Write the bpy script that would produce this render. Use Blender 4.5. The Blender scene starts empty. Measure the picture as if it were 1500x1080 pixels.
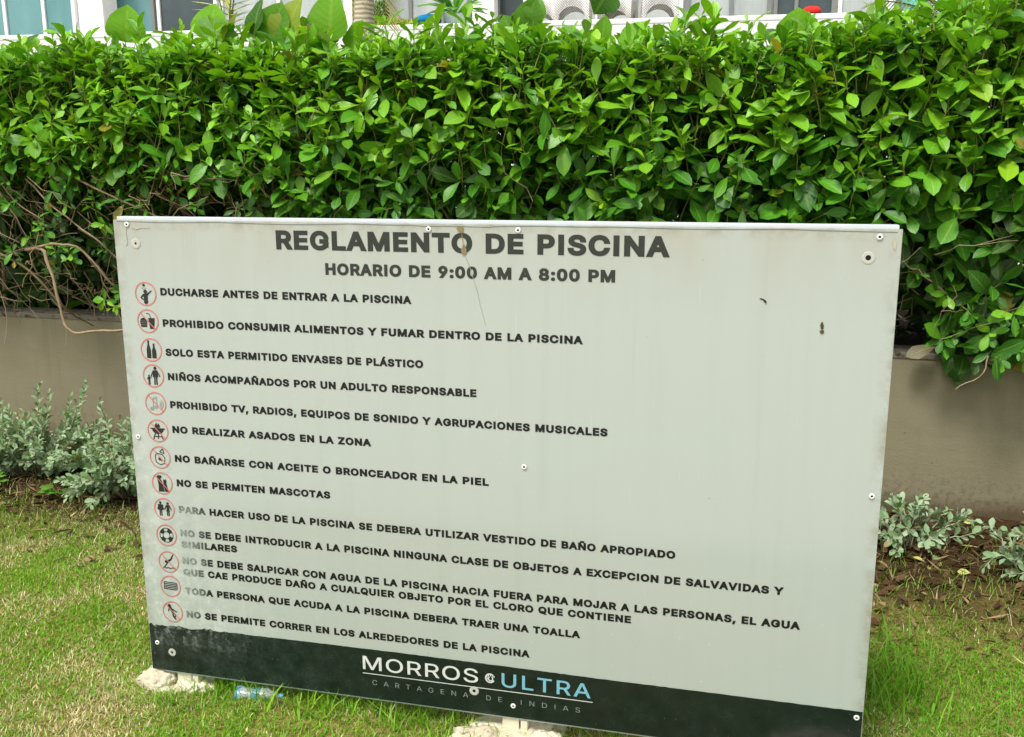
import bpy, bmesh, math, random
import numpy as np
from mathutils import Vector, Matrix, noise

S = bpy.context.scene
COL = S.collection
rng = np.random.default_rng(7)
random.seed(7)

# ------------------------------------------------------------------ camera
CX = Vector((0.97118, 0.0475, -0.2336))
cam_d = bpy.data.cameras.new("camera")
cam = bpy.data.objects.new("camera", cam_d)
COL.objects.link(cam)
FWD = Vector((-0.233647, 0.95003877, -0.2069672)).normalized()
RIGHT = Vector((0.97117791, 0.23834467, -0.00230048)).normalized()
UP = RIGHT.cross(FWD).normalized()
M = Matrix((RIGHT, UP, -FWD)).transposed().to_4x4()
M.translation = Vector((1.49917566, -2.03712866, 1.36693243))
cam.matrix_world = M
cam_d.sensor_fit = 'HORIZONTAL'
cam_d.sensor_width = 36.0
cam_d.lens = 36.0 * 1392.28 / 1500.0
cam_d.clip_start = 0.05
cam_d.clip_end = 500
S.camera = cam
S.render.resolution_x, S.render.resolution_y = 1024, 737

# ------------------------------------------------------------------ world, sun, exposure
SUN_EL, SUN_AZ = math.radians(62), math.radians(205)     # azimuth clockwise from +Y
w = bpy.data.worlds.new("World"); S.world = w
w.use_nodes = True
nt = w.node_tree
for n in list(nt.nodes): nt.nodes.remove(n)
wo = nt.nodes.new('ShaderNodeOutputWorld')
bg = nt.nodes.new('ShaderNodeBackground')
sky = nt.nodes.new('ShaderNodeTexSky')
sky.sky_type = 'NISHITA'; sky.sun_disc = False
sky.sun_elevation = SUN_EL; sky.sun_rotation = SUN_AZ
sky.air_density = 1.0; sky.dust_density = 4.0; sky.ozone_density = 1.0
hs = nt.nodes.new('ShaderNodeHueSaturation'); hs.inputs['Saturation'].default_value = 0.10
nt.links.new(sky.outputs[0], hs.inputs['Color'])
nt.links.new(hs.outputs[0], bg.inputs['Color'])
bg.inputs['Strength'].default_value = 0.105
nt.links.new(bg.outputs[0], wo.inputs['Surface'])
sun_d = bpy.data.lights.new("sun", 'SUN')
sun_d.energy = 2.0; sun_d.angle = math.radians(14); sun_d.color = (1.0, 0.96, 0.88)
sun = bpy.data.objects.new("sun", sun_d); COL.objects.link(sun)
sd = Vector((math.sin(SUN_AZ)*math.cos(SUN_EL), math.cos(SUN_AZ)*math.cos(SUN_EL), math.sin(SUN_EL)))
sun.rotation_euler = (-sd).to_track_quat('-Z', 'Y').to_euler()
sun.location = sd * 20
S.view_settings.view_transform = 'Standard'
S.view_settings.look = 'None'
S.view_settings.exposure = 0.82
S.view_settings.gamma = 1.0

# ------------------------------------------------------------------ materials
def srgb(r, g, b):
    f = lambda c: (c/255/12.92) if c/255 <= 0.04045 else ((c/255+0.055)/1.055)**2.4
    return (f(r), f(g), f(b), 1.0)

class NT:
    """small node-tree helper"""
    def __init__(s, name):
        s.m = bpy.data.materials.new(name); s.m.use_nodes = True
        s.t = s.m.node_tree; s.t.nodes.clear()
        s.out = s.n('ShaderNodeOutputMaterial')
        s.p = s.n('ShaderNodeBsdfPrincipled')
        s.l(s.p.outputs[0], s.out.inputs['Surface'])
    def n(s, k, **kw):
        x = s.t.nodes.new(k)
        for a, b in kw.items(): setattr(x, a, b)
        return x
    def l(s, a, b): s.t.links.new(a, b)
    def coord(s, which='Object'): return s.n('ShaderNodeTexCoord').outputs[which]
    def mapping(s, v, scale=(1,1,1), loc=(0,0,0)):
        x = s.n('ShaderNodeMapping'); s.l(v, x.inputs['Vector'])
        x.inputs['Scale'].default_value = scale; x.inputs['Location'].default_value = loc
        return x.outputs[0]
    def noise(s, v, scale, detail=4, rough=.55):
        x = s.n('ShaderNodeTexNoise'); s.l(v, x.inputs['Vector'])
        x.inputs['Scale'].default_value = scale; x.inputs['Detail'].default_value = detail
        x.inputs['Roughness'].default_value = rough
        return x.outputs['Fac']
    def ramp(s, v, stops):
        x = s.n('ShaderNodeValToRGB'); s.l(v, x.inputs['Fac'])
        e = x.color_ramp.elements
        while len(e) < len(stops): e.new(0.5)
        for k, (p, c) in enumerate(stops):
            e[k].position = p; e[k].color = c if len(c) == 4 else (*c, 1)
        return x.outputs['Color']
    def mix(s, f, a, b, mode='MIX'):
        x = s.n('ShaderNodeMix', data_type='RGBA', blend_type=mode)
        for sock, v in ((x.inputs[0], f), (x.inputs[6], a), (x.inputs[7], b)):
            if hasattr(v, 'is_linked'): s.l(v, sock)
            else: sock.default_value = v
        return x.outputs[2]
    def math(s, op, a, b=0.0, c=None, clamp=False):
        x = s.n('ShaderNodeMath', operation=op); x.use_clamp = clamp
        for k, v in enumerate((a, b) if c is None else (a, b, c)):
            if hasattr(v, 'is_linked'): s.l(v, x.inputs[k])
            else: x.inputs[k].default_value = v
        return x.outputs[0]
    def maprange(s, v, a, b, c=0.0, d=1.0):
        x = s.n('ShaderNodeMapRange'); s.l(v, x.inputs[0])
        for k, q in enumerate((a, b, c, d)): x.inputs[k+1].default_value = q
        return x.outputs[0]
    def bump(s, h, strength=.3, dist=.01):
        x = s.n('ShaderNodeBump'); s.l(h, x.inputs['Height'])
        x.inputs['Strength'].default_value = strength; x.inputs['Distance'].default_value = dist
        s.l(x.outputs[0], s.p.inputs['Normal'])
    def set(s, color=None, rough=None, spec=None, metal=None):
        if color is not None:
            if hasattr(color, 'is_linked'): s.l(color, s.p.inputs['Base Color'])
            else: s.p.inputs['Base Color'].default_value = color
        if rough is not None:
            if hasattr(rough, 'is_linked'): s.l(rough, s.p.inputs['Roughness'])
            else: s.p.inputs['Roughness'].default_value = rough
        if spec is not None: s.p.inputs['Specular IOR Level'].default_value = spec
        if metal is not None: s.p.inputs['Metallic'].default_value = metal
        return s

def plain(name, col, rough=.6, spec=.4, metal=0, var=.25, scale=18):
    k = NT(name); v = k.coord()
    f = k.noise(v, scale)
    c = k.mix(f, tuple(x*(1-var) for x in col[:3])+(1,), tuple(min(1, x*(1+var)) for x in col[:3])+(1,))
    k.set(c, rough, spec, metal)
    return k.m

def leaf_mat(name, rough=.38, spec=.5, trans=.28, veins=True, vein_col=(.42, .55, .12, 1), bump=.25):
    k = NT(name)
    a = k.n('ShaderNodeAttribute', attribute_name='tint').outputs['Color']
    uv = k.coord('UV')
    col = a
    if veins:
        sx = k.n('ShaderNodeSeparateXYZ'); k.l(uv, sx.inputs[0])
        d = k.math('ABSOLUTE', k.math('SUBTRACT', sx.outputs[0], .5))
        mid = k.maprange(d, .03, .075, 1, 0)
        w = k.math('SINE', k.math('ADD', k.math('MULTIPLY', sx.outputs[1], 52), k.math('MULTIPLY', d, -26)))
        sv = k.math('MULTIPLY', k.maprange(w, .7, 1.0, 0, 1), .22)
        f = k.math('MAXIMUM', k.math('MULTIPLY', mid, .45), sv)
        col = k.mix(f, a, k.mix(.45, a, vein_col))
        n2 = k.noise(k.coord(), 60, 2)
        col = k.mix(k.math('MULTIPLY', n2, .35), col, k.mix(1, col, (.72, .82, .6, 1), 'MULTIPLY'))
        k.bump(k.math('SUBTRACT', k.math('MULTIPLY', w, .15), mid), bump, .002)
    k.set(col, rough, spec)
    tr = k.n('ShaderNodeBsdfTranslucent')
    k.l(k.mix(1, col, (1.5, 1.35, .55, 1), 'MULTIPLY'), tr.inputs['Color'])
    mx = k.n('ShaderNodeMixShader'); mx.inputs[0].default_value = trans
    k.l(k.p.outputs[0], mx.inputs[1]); k.l(tr.outputs[0], mx.inputs[2])
    k.l(mx.outputs[0], k.out.inputs['Surface'])
    return k.m

M_LEAF = leaf_mat('hedge_leaf', rough=.42, spec=.42, trans=.24)
M_BROAD = leaf_mat('broad_leaf', rough=.5, spec=.35, trans=.3, bump=.5)
M_SILVER = leaf_mat('silver_leaf', rough=.7, spec=.25, trans=.15, veins=False)
M_GRASS = leaf_mat('grass_blade', rough=.5, spec=.3, trans=.3, veins=False)
M_LITTER = leaf_mat('dead_leaf', rough=.85, spec=.15, trans=.05, veins=False)
M_PALM = leaf_mat('palm_leaflet', rough=.45, spec=.4, trans=.3, veins=False)

def bark(name, c1, c2, rough=.85):
    k = NT(name); v = k.coord()
    f = k.noise(k.mapping(v, (1, 1, .35)), 90, 5)
    f2 = k.noise(v, 9, 2)
    k.set(k.mix(f2, k.mix(f, c1, c2), c1), rough, .2)
    k.bump(f, .5, .003)
    return k.m
M_BARK = bark('hedge_bark', srgb(92, 76, 54), srgb(170, 150, 118))
M_TWIG = bark('dry_twig', srgb(118, 98, 72), srgb(208, 190, 160))
M_STEM = bark('green_stem', srgb(110, 120, 60), srgb(150, 140, 80), .6)
M_SSTEM = bark('silver_stem', srgb(150, 150, 120), srgb(190, 190, 160))

# ------------------------------------------------------------------ object helpers
def link(o, parent=None):
    COL.objects.link(o)
    if parent is not None: o.parent = parent
    return o
def obj(name, me, mat=None, parent=None):
    me.name = name
    if mat is not None and not me.materials: me.materials.append(mat)
    return link(bpy.data.objects.new(name, me), parent)
def tag(o, label, cat, group=None, kind=None):
    o['label'] = label; o['category'] = cat
    if group: o['group'] = group
    if kind: o['kind'] = kind
    return o
def thing(name, label, cat, loc=(0, 0, 0), rz=0, group=None):
    o = link(bpy.data.objects.new(name, None))
    o.empty_display_size = .1
    o.location = loc; o.rotation_euler = (0, 0, rz)
    return tag(o, label, cat, group)

def mesh_np(name, V, F, smooth=True, tint=None, uv=None):
    """V (n,3); F list of (k, arr(m,k)) polygon blocks"""
    me = bpy.data.meshes.new(name)
    V = np.asarray(V, np.float32)
    me.vertices.add(len(V)); me.vertices.foreach_set('co', V.ravel())
    loops = np.concatenate([f.ravel() for f in F]).astype(np.int32)
    tot = np.concatenate([np.full(len(f), f.shape[1], np.int32) for f in F])
    st = np.concatenate([[0], np.cumsum(tot)[:-1]]).astype(np.int32)
    me.loops.add(len(loops)); me.loops.foreach_set('vertex_index', loops)
    me.polygons.add(len(tot)); me.polygons.foreach_set('loop_start', st)
    me.polygons.foreach_set('loop_total', tot)
    if smooth: me.polygons.foreach_set('use_smooth', np.ones(len(tot), bool))
    if uv is not None:
        ul = me.uv_layers.new(name='UVMap')
        ul.data.foreach_set('uv', np.asarray(uv, np.float32)[loops].ravel())
    if tint is not None:
        at = me.color_attributes.new('tint', 'FLOAT_COLOR', 'POINT')
        c = np.concatenate([np.asarray(tint, np.float32), np.ones((len(V), 1), np.float32)], 1)
        at.data.foreach_set('color', c.ravel())
    me.update(calc_edges=True); me.validate()
    return me

def nrm(a): return a / np.maximum(np.linalg.norm(a, axis=-1, keepdims=True), 1e-9)

OBOV = ((0, .12, .3, .5, .7, .88, 1), (.03, .16, .58, .92, 1.0, .62, .0))     # obovate hedge leaf
ROUND = ((0, .03, .14, .30, .48, .66, .84, 1), (.05, .50, .90, 1.0, .97, .82, .48, .0))   # rounded broad leaf
ELL = ((0, .3, .65, 1), (.08, .9, .85, .0))                                  # cheap small leaf
LANCE = ((0, .2, .55, 1), (.3, .9, .8, .0))

class Leaves:
    def __init__(s): s.b, s.d, s.n, s.L, s.W, s.c, s.f, s.t = [], [], [], [], [], [], [], []
    def add(s, b, d, n, L, W, curl, fold, tint):
        s.b.append(b); s.d.append(d); s.n.append(n); s.L.append(L); s.W.append(W); s.c.append(curl); s.f.append(fold); s.t.append(tint)
    def build(s, name, shape, mat, parent):
        b = np.array(s.b, float); d = nrm(np.array(s.d, float)); n = np.array(s.n, float)
        n = nrm(n - (n*d).sum(1, keepdims=True)*d); side = np.cross(d, n)
        L = np.array(s.L)[:, None]; W = np.array(s.W)[:, None]; c = np.array(s.c)[:, None]; f = np.array(s.f)[:, None]
        T, P = shape; N = len(b); K = len(T)
        V = np.zeros((N, K, 3, 3)); U = np.zeros((N, K, 3, 2))
        for i, (t, p) in enumerate(zip(T, P)):
            cen = b + d*(L*t) - n*(c*L*t*t)
            wav = .12*np.sin(t*9 + b[:, :1]*300)
            for j, q in enumerate((-1, 0, 1)):
                V[:, i, j] = cen + side*(q*W*p*np.cos(f)) + n*(abs(q)*W*p*(np.sin(f) + wav*q))
                U[:, i, j] = (.5 + .5*q, t)
        base = (np.arange(N)*K*3)[:, None]
        F = []
        for i in range(K-1):
            for j in range(2):
                a = i*3+j
                F.append(base + np.array([a, a+1, a+4, a+3])[None])
        F = np.concatenate(F)
        tint = np.repeat(np.array(s.t, float), K*3, 0)
        return obj(name, mesh_np(name, V.reshape(-1, 3), [F], True, tint, U.reshape(-1, 2)), mat, parent)

class Tubes:
    def __init__(s, sides=5): s.V, s.F, s.k, s.s = [], [], 0, sides
    def add(s, pts, r0, r1=None, knots=0):
        pts = np.array(pts, float); r1 = r0 if r1 is None else r1
        n = len(pts); tg = nrm(np.gradient(pts, axis=0))
        ref = np.array([0.31, .22, .92]) if abs(tg[0][2]) < .9 else np.array([1., .2, 0])
        u = nrm(np.cross(tg, ref)); v = np.cross(tg, u)
        a = np.arange(s.s)*2*np.pi/s.s
        r = np.linspace(r0, r1, n)
        if knots: r = r*(1+rng.normal(0, knots, n))
        r = r[:, None, None]
        ring = pts[:, None] + r*(np.cos(a)[None, :, None]*u[:, None] + np.sin(a)[None, :, None]*v[:, None])
        s.V.append(ring.reshape(-1, 3))
        for i in range(n-1):
            for j in range(s.s):
                j2 = (j+1) % s.s
                s.F.append([s.k+i*s.s+j, s.k+i*s.s+j2, s.k+(i+1)*s.s+j2, s.k+(i+1)*s.s+j])
        s.k += n*s.s
    def build(s, name, mat, parent=None):
        return obj(name, mesh_np(name, np.concatenate(s.V), [np.array(s.F)]), mat, parent)

def wig(p, q, n=6, amp=.02, sag=0):
    p, q = np.array(p, float), np.array(q, float); t = np.linspace(0, 1, n)[:, None]
    o = rng.normal(0, amp, (n, 3)) * np.sin(t*np.pi)**.5
    r = p + (q-p)*t + o; r[:, 2] -= sag*np.sin(t[:, 0]*np.pi)
    return r

def add_box(bm, lo, hi, bevel=0):
    g = bmesh.ops.create_cube(bm, size=1)
    c = [(a+b)/2 for a, b in zip(lo, hi)]; z = [b-a for a, b in zip(lo, hi)]
    for v in g['verts']: v.co = Vector([v.co[k]*z[k]+c[k] for k in range(3)])
    if bevel:
        es = {e for v in g['verts'] for e in v.link_edges}
        bmesh.ops.bevel(bm, geom=list(es), offset=bevel, segments=2, affect='EDGES', profile=.6)
def box_obj(name, boxes, mat, parent=None, bevel=0):
    bm = bmesh.new()
    for lo, hi in boxes: add_box(bm, lo, hi, bevel)
    me = bpy.data.meshes.new(name); bm.to_mesh(me); bm.free()
    return obj(name, me, mat, parent)

def cam_ray(u, v):
    d = FWD + RIGHT*((u-750)/1392.28) - UP*((v-540)/1392.28)
    return d
def at(u, v, Y):
    d = cam_ray(u, v); o = Vector(M.translation)
    p = o + d*((Y-o.y)/d.y); return np.array(p)
def fnoise(x, y, z=0.0): return noise.noise(Vector((x, y, z)))

# ------------------------------------------------------------------ ground
WALL_Y = lambda x: 1.90 - 0.03*x           # front face of the planter wall
k = NT('lawn_soil'); v = k.coord()
n1 = k.noise(v, 3.0, 6); n2 = k.noise(v, 55, 5, .7); n3 = k.noise(v, 160, 3)
c = k.mix(k.ramp(n2, [(.35, (0, 0, 0)), (.65, (1, 1, 1))]), srgb(92, 84, 40), srgb(150, 138, 80))
sy = k.n('ShaderNodeSeparateXYZ'); k.l(v, sy.inputs[0])
edge = k.maprange(k.math('ADD', sy.outputs[1], k.math('MULTIPLY', k.math('SUBTRACT', n1, .5), .7)), .75, 1.15)
c = k.mix(edge, c, k.mix(n2, srgb(40, 29, 18), srgb(82, 62, 38)))
k.set(c, .95, .1); k.bump(n3, .8, .012)
M_SOIL = k.m
def ground_h(x, y):
    h = .016*fnoise(x*1.3, y*1.3) + .006*fnoise(x*6, y*6, 3)
    if y > .8: h += .02*min(1, (y-.8)/.5)*(.6+fnoise(x*2.2, y*2.2, 8))
    return h
xs = np.concatenate([[-80, -40, -20, -10, -5], np.arange(-3.2, 4.0, .06), [6, 10, 20, 40, 80]])
ys = np.concatenate([[-60, -20, -8, -4], np.arange(-2.2, 2.1, .06), [3, 5, 10, 20, 40, 80]])
V = [(x, y, ground_h(x, y) if (-3.3 < x < 4.1 and -2.3 < y < 2.0) else 0) for y in ys for x in xs]
nx = len(xs)
F = np.array([[j*nx+i, j*nx+i+1, (j+1)*nx+i+1, (j+1)*nx+i] for j in range(len(ys)-1) for i in range(nx-1)])
g = obj('ground', mesh_np('ground', V, [F]), M_SOIL); g['kind'] = 'structure'

k = NT('pale_paving'); v = k.coord()
k.set(k.mix(k.noise(v, 5, 6), srgb(170, 166, 156), srgb(206, 202, 192)), .8, .3)
o = box_obj('unseen_path', [((-60, -30, -.1), (60, -1.25, .03))], k.m); o['kind'] = 'structure'  # unseen paving, put in for its pale reflection on the sign face
# ------------------------------------------------------------------ planter wall
k = NT('taupe_render'); v = k.coord()
n1 = k.noise(k.mapping(v, (1, 1, .45)), 2.2, 5); n2 = k.noise(v, 120, 4); n3 = k.noise(k.mapping(v, (9, 9, .5)), 1.6, 4)
c = k.mix(n1, srgb(122, 117, 93), srgb(142, 135, 110))
c = k.mix(k.maprange(n3, .55, .75, 0, .3), c, srgb(100, 97, 76))
sz = k.n('ShaderNodeSeparateXYZ'); k.l(v, sz.inputs[0])
base = k.maprange(k.math('ADD', sz.outputs[2], k.math('MULTIPLY', n1, -.12)), -.03, .05, .75, 0)
c = k.mix(base, c, srgb(70, 52, 34))
n5 = k.noise(k.mapping(v, (.6, 1, 2.5)), 3.5, 6, .6)
c = k.mix(k.maprange(n5, .52, .7, 0, .3), c, srgb(142, 136, 119))
splash = k.math('MULTIPLY', k.maprange(sz.outputs[2], .0, .22, .8, 0), k.maprange(k.noise(v, 42, 5, .7), .48, .62))
c = k.mix(splash, c, srgb(84, 68, 46))
sp = k.maprange(k.noise(v, 34, 3), .70, .75, 0, .7)
c = k.mix(sp, c, srgb(78, 68, 50))
k.set(c, .85, .2); k.bump(k.math('ADD', n2, k.math('MULTIPLY', n5, 2.0)), .35, .004)
M_WALL = k.m
k = NT('wall_cap'); v = k.coord()
c = k.mix(k.noise(v, 14, 5), srgb(92, 86, 74), srgb(134, 128, 114))
k.set(k.mix(k.maprange(k.noise(v, 30), .55, .68), c, srgb(58, 48, 38)), .85, .2); k.bump(k.noise(v, 90), .3, .003)
M_CAP = k.m
pw = thing('planter_wall', 'long taupe rendered planter wall under the leafy hedge', 'planter wall', (0, 1.9, 0), -0.03)
box_obj('wall', [((-9, 0, -.3), (9, .16, .638))], M_WALL, pw)
box_obj('coping', [((-9, -.004, .638), (9, .17, .662))], M_CAP, pw, .004)
box_obj('soil_bed', [((-9, .17, .2), (9, 1.5, .615))], plain('bed_soil', srgb(52, 40, 28), .95, .1, scale=40), pw)
box_obj('rear_wall', [((-9, 1.5, -.3), (9, 1.64, .66))], M_WALL, pw)

# ------------------------------------------------------------------ hedge
hedge = thing('hedge', 'tall glossy green clipped hedge growing out of the taupe planter wall', 'hedge', (0, 2.2, .615))
HO = np.array([0, 2.2, .615])
YOUNG_LIT, MID, OLD_SHADED = np.array([.200, .46, .015]), np.array([.066, .262, .010]), np.array([.015, .096, .008])  # leaf age tones that also carry painted light and shade
def top_z(x):
    return 1.81 + .03*fnoise(x*1.1, 3.3) + .045*fnoise(x*4.5, 9.1) + (.075*min(1, (x-1.85)/.6) if x > 1.85 else 0) - .015*(.9 < x < 1.85)
def front_y(x, z):
    y = 1.66 + .07*fnoise(x*1.7, z*2.0, 1.5) + .05*fnoise(x*5, z*5, 4)
    if z < 1.2: y += .26*((1.2-z)/.5)**1.2 * (1 if x < 1.7 else .35)
    if z > 1.55: y += .5*(z-1.55)**1.6*1.3
    return y
def bareness(x, z):
    """the worn, twiggy patch low on the left, and the thinner foot of the hedge"""
    b = 0.0
    dx = max(0, (x+.75)/.55) if x > -.75 else 0
    if z < 1.42: b = max(0, 1-dx)*min(1, (1.42-z)/.16)
    if x < 2.2 and z < 1.10: b = max(b, .85*min(1, (1.10-z)/.15))
    return min(1, b*(.8+.5*fnoise(x*3.5, z*4, 7)))
HL = Leaves(); HT = Tubes(4)
UPV = np.array([0, 0, 1.])
def sprig(p, a, k, Lm, age_shade, stem=.1, spread=1.0, droop=.25):
    p = np.array(p, float); a = np.array(a, float); a /= np.linalg.norm(a)
    r = rng.normal(size=3); u = np.cross(a, r); u /= np.linalg.norm(u); v2 = np.cross(a, u)
    ph = rng.uniform(0, 6.3); tone = rng.normal(0, .14)
    for i in range(k):
        q = i/max(1, k-1)
        inc = math.radians(22 + 68*q**.8*spread + rng.normal(0, 10))
        f = ph + i*2.4 + rng.normal(0, .25)
        d = math.cos(inc)*a + math.sin(inc)*(math.cos(f)*u + math.sin(f)*v2)
        d = d + np.array([0, 0, -droop*(q+.2)*rng.uniform(.4, 1.4)])
        d /= np.linalg.norm(d)
        n = a - a.dot(d)*d + .45*UPV + rng.normal(0, .18, 3)
        L = Lm*(.45+.55*min(1, q*1.6))*rng.uniform(.65, 1.2)
        ag_sh = min(1.2, max(0, age_shade + .45*q - .22 + tone + rng.normal(0, .1)))
        c = YOUNG_LIT*(1-ag_sh*2)+MID*ag_sh*2 if ag_sh < .5 else MID*(2-ag_sh*2)+OLD_SHADED*(ag_sh*2-1)
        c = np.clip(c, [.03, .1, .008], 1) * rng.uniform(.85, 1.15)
        x = rng.random()
        if x < .008: c = np.array([.34, .30, .03])*rng.uniform(.6, 1.1)
        elif x < .012: c = np.array([.10, .075, .018])
        elif x < .05: c = c*.7+np.array([.07, .085, .06])
        elif x < .10: c = c*np.array([1.25, 1.02, .8])
        HL.add(p - HO - a*(.012*Lm/.08*i*.9), d, n, L, L*rng.uniform(.17, .28), rng.uniform(-.05, .38), rng.uniform(.0, .5), c)
    if stem > 0:
        HT.add(wig(p - HO - a*stem - UPV*stem*.35, p - HO, 4, .004), .0024, .0014)
# front face: deeper layers get darker leaf tints as painted shade
def place_front(N, d0, d1, age_shade, Lm, kk, keepb=1.0):
    m = 0
    while m < N:
        x = rng.uniform(-2.7, 3.4); z = rng.uniform(.60, 1.86)
        if z > top_z(x)+.03: continue
        b = bareness(x, z)
        if rng.random() < b*keepb: m += .4; continue
        if z < 1.4 and x > -.8 and rng.random() < .42*min(1, (1.4-z)/.15): m += .5; continue
        if x < 1.75 and z < .72: m += .3; continue
        if z < .66 or (x < 2.22 + .12*fnoise(z*9, 3) and z < .92): m += .3; continue
        m += 1
        dep = rng.uniform(d0, d1)
        y = front_y(x, z) + dep
        hi = min(1, max(0, (z-1.08)/.5))
        a = np.array([rng.normal(0, .45), -.95+.5*hi+rng.normal(0, .25), .15+.75*hi+rng.normal(0, .3)])
        Ls = Lm*(.72 if b > .25 else 1)*(.9+.14*(x+.5)/2)*rng.uniform(.75, 1.2)
        sprig((x, y, z), a, int(rng.integers(kk-2, kk+2)), Ls, age_shade - .40*hi + .34*(1-hi), rng.uniform(.06, .16))  # tint brighter high up, darker low down: light painted into the leaves
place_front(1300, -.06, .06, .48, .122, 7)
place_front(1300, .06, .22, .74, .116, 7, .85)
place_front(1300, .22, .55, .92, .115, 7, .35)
# crown of the hedge
for i in range(1700):
    x = rng.uniform(-2.7, 3.4); t = rng.random()**1.3
    y = 1.66 + t*.95; z = top_z(x) + rng.normal(.0, .035) + (.03 if rng.random() < .2 else 0) - .02*t
    a = np.array([rng.normal(0, .38), rng.normal(-.25, .35), 1.0])
    sprig((x, y, z), a, int(rng.integers(5, 9)), rng.uniform(.075, .125), rng.uniform(-.05, .45), rng.uniform(.06, .14), .8, .1)
# taller shoots standing out of the crown
for i in range(190):
    x = rng.uniform(-2.5, 3.2); y = rng.uniform(1.7, 2.3); h = rng.uniform(.03, .15) + (.03 if x > 2.05 else 0)
    z = top_z(x)+h
    a = np.array([rng.normal(0, .22), rng.normal(-.1, .2), 1.0]); a /= np.linalg.norm(a)
    for q in range(3):
        sprig(np.array((x, y, z)) - a*.05*q, a, 4, .105, rng.uniform(-.1, .3), .12, .55 + .15*q, .02)
# deep interior, its shade painted in with the darkest leaf tint
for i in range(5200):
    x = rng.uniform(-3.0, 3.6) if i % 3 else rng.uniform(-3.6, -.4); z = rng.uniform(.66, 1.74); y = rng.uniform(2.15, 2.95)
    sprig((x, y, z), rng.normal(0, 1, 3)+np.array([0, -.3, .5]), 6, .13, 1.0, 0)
# small leafy clumps inside the worn patch
for (u, v) in [(40, 350), (75, 362), (58, 332), (125, 300), (135, 284), (18, 366), (100, 366), (190, 255), (205, 300), (232, 330), (162, 452), (150, 440), (95, 300), (10, 300), (250, 280), (285, 300), (150, 330)]:
    sprig(at(u, v, 1.66), (rng.normal(0, .4), -.7, rng.normal(.3, .3)), 7, .062, rng.uniform(.15, .5), .1)
# foliage hanging over the wall at the right end
for (x, y, z) in [(2.36, 1.64, .78), (2.46, 1.62, .72), (2.4, 1.6, .69), (2.52, 1.66, .7), (2.3, 1.66, .84), (2.58, 1.6, .76), (2.22, 1.68, .9), (2.66, 1.62, .7),
                  (2.12, 1.7, .98), (2.42, 1.6, .86), (2.55, 1.62, .9), (-1.2, 1.72, .74), (-1.28, 1.75, .8), (2.75, 1.64, .74), (2.9, 1.66, .72)]:
    sprig((x, y, z), (rng.normal(0, .3), -.7, rng.normal(-.1, .3)), 8, .1 if x > 0 else .06, .45, .14)
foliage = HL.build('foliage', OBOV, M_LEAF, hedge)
HT.build('shoots', M_STEM, hedge)
# woody stems and branches, each its own part
def branch(pts, r0, r1, n=4, amp=.006, mat=M_BARK):
    t = Tubes(7); P = []
    for a, b in zip(pts[:-1], pts[1:]):
        s = wig(a, b, n+1, amp); P += list(s[:-1])
    P.append(pts[-1]); P = np.array(P, float)
    for _ in range(1): P[1:-1] = (P[:-2]+2*P[1:-1]+P[2:])/4
    t.add(P-HO, r0, r1, .13)
    return t.build('branch', mat, hedge)
b0 = branch([at(38, 366, 1.74), at(55, 362, 1.68), at(66, 372, 1.665), at(75, 398, 1.655), at(83, 426, 1.65), at(88, 452, 1.645), at(94, 476, 1.64), at(104, 486, 1.64), at(125, 487, 1.645), at(150, 484, 1.65), at(178, 485, 1.66), at(230, 470, 1.72)], .0086, .0048, 3, .0055, M_TWIG)
branch([at(55, 362, 1.68), at(85, 358, 1.67), at(112, 360, 1.68), at(138, 385, 1.7), at(168, 420, 1.74), at(200, 455, 1.85)], .0068, .004, 3, .006, M_TWIG)
branch([(-2.0, 1.74, 1.02), (-1.72, 1.72, .9), (-1.6, 1.74, .74), (-1.56, 1.9, .62)], .007, .004)
branch([(-1.62, 1.72, 1.42), (-1.3, 1.66, 1.28), (-1.02, 1.7, 1.16), (-.8, 1.76, .98)], .006, .003, mat=M_TWIG)
branch([(-1.72, 1.74, 1.32), (-1.52, 1.68, 1.18), (-1.36, 1.68, 1.08), (-1.24, 1.74, .94)], .005, .003, mat=M_TWIG)
branch([(-1.86, 1.7, 1.34), (-1.74, 1.68, 1.22), (-1.62, 1.7, 1.14)], .0045, .002, mat=M_TWIG)
branch([(-.45, 1.86, 1.02), (-.2, 1.8, 1.17), (.02, 1.78, 1.19), (.2, 1.86, 1.25)], .0075, .004)
branch([(.38, 1.9, .62), (.40, 1.82, 1.08), (.40, 1.83, 1.24), (.5, 1.92, 1.42)], .0095, .006)
branch([(.40, 1.82, 1.1), (.47, 1.86, 1.26), (.56, 1.94, 1.38)], .006, .004)
branch([(-.34, 1.84, 1.24), (-.22, 1.78, 1.14), (-.06, 1.8, 1.06)], .006, .004)
branch([(1.25, 1.92, 1.16), (1.5, 1.84, 1.25), (1.66, 1.86, 1.28)], .006, .003)
branch([(2.0, 1.85, 1.02), (2.12, 1.78, 1.0), (2.2, 1.72, .93), (2.28, 1.74, .86)], .005, .003)
branch([(2.36, 1.62, .70), (2.34, 1.62, .62), (2.26, 1.61, .575)], .003, .0015, mat=M_TWIG)
branch([(2.05, 1.74, 1.1), (2.02, 1.72, 1.0), (1.96, 1.74, .92)], .003, .002, mat=M_TWIG)
for i in range(34):
    x = -2.6 + 6.0*(i+.5)/34 + rng.normal(0, .06); y = rng.uniform(1.98, 2.4)
    x2 = x + rng.normal(0, .18)
    branch([(x, y, .60), (x+rng.normal(0, .06), y-.03, .95), (x2, y-rng.uniform(0, .2), 1.3), (x2+rng.normal(0, .15), y-rng.uniform(0, .3), 1.65)], rng.uniform(.007, .013), .004, 4, .012)
M_FINE = bark('fine_dry_twig', srgb(122, 102, 76), srgb(206, 188, 158))
TW = Tubes(4)
m = 0
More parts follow.
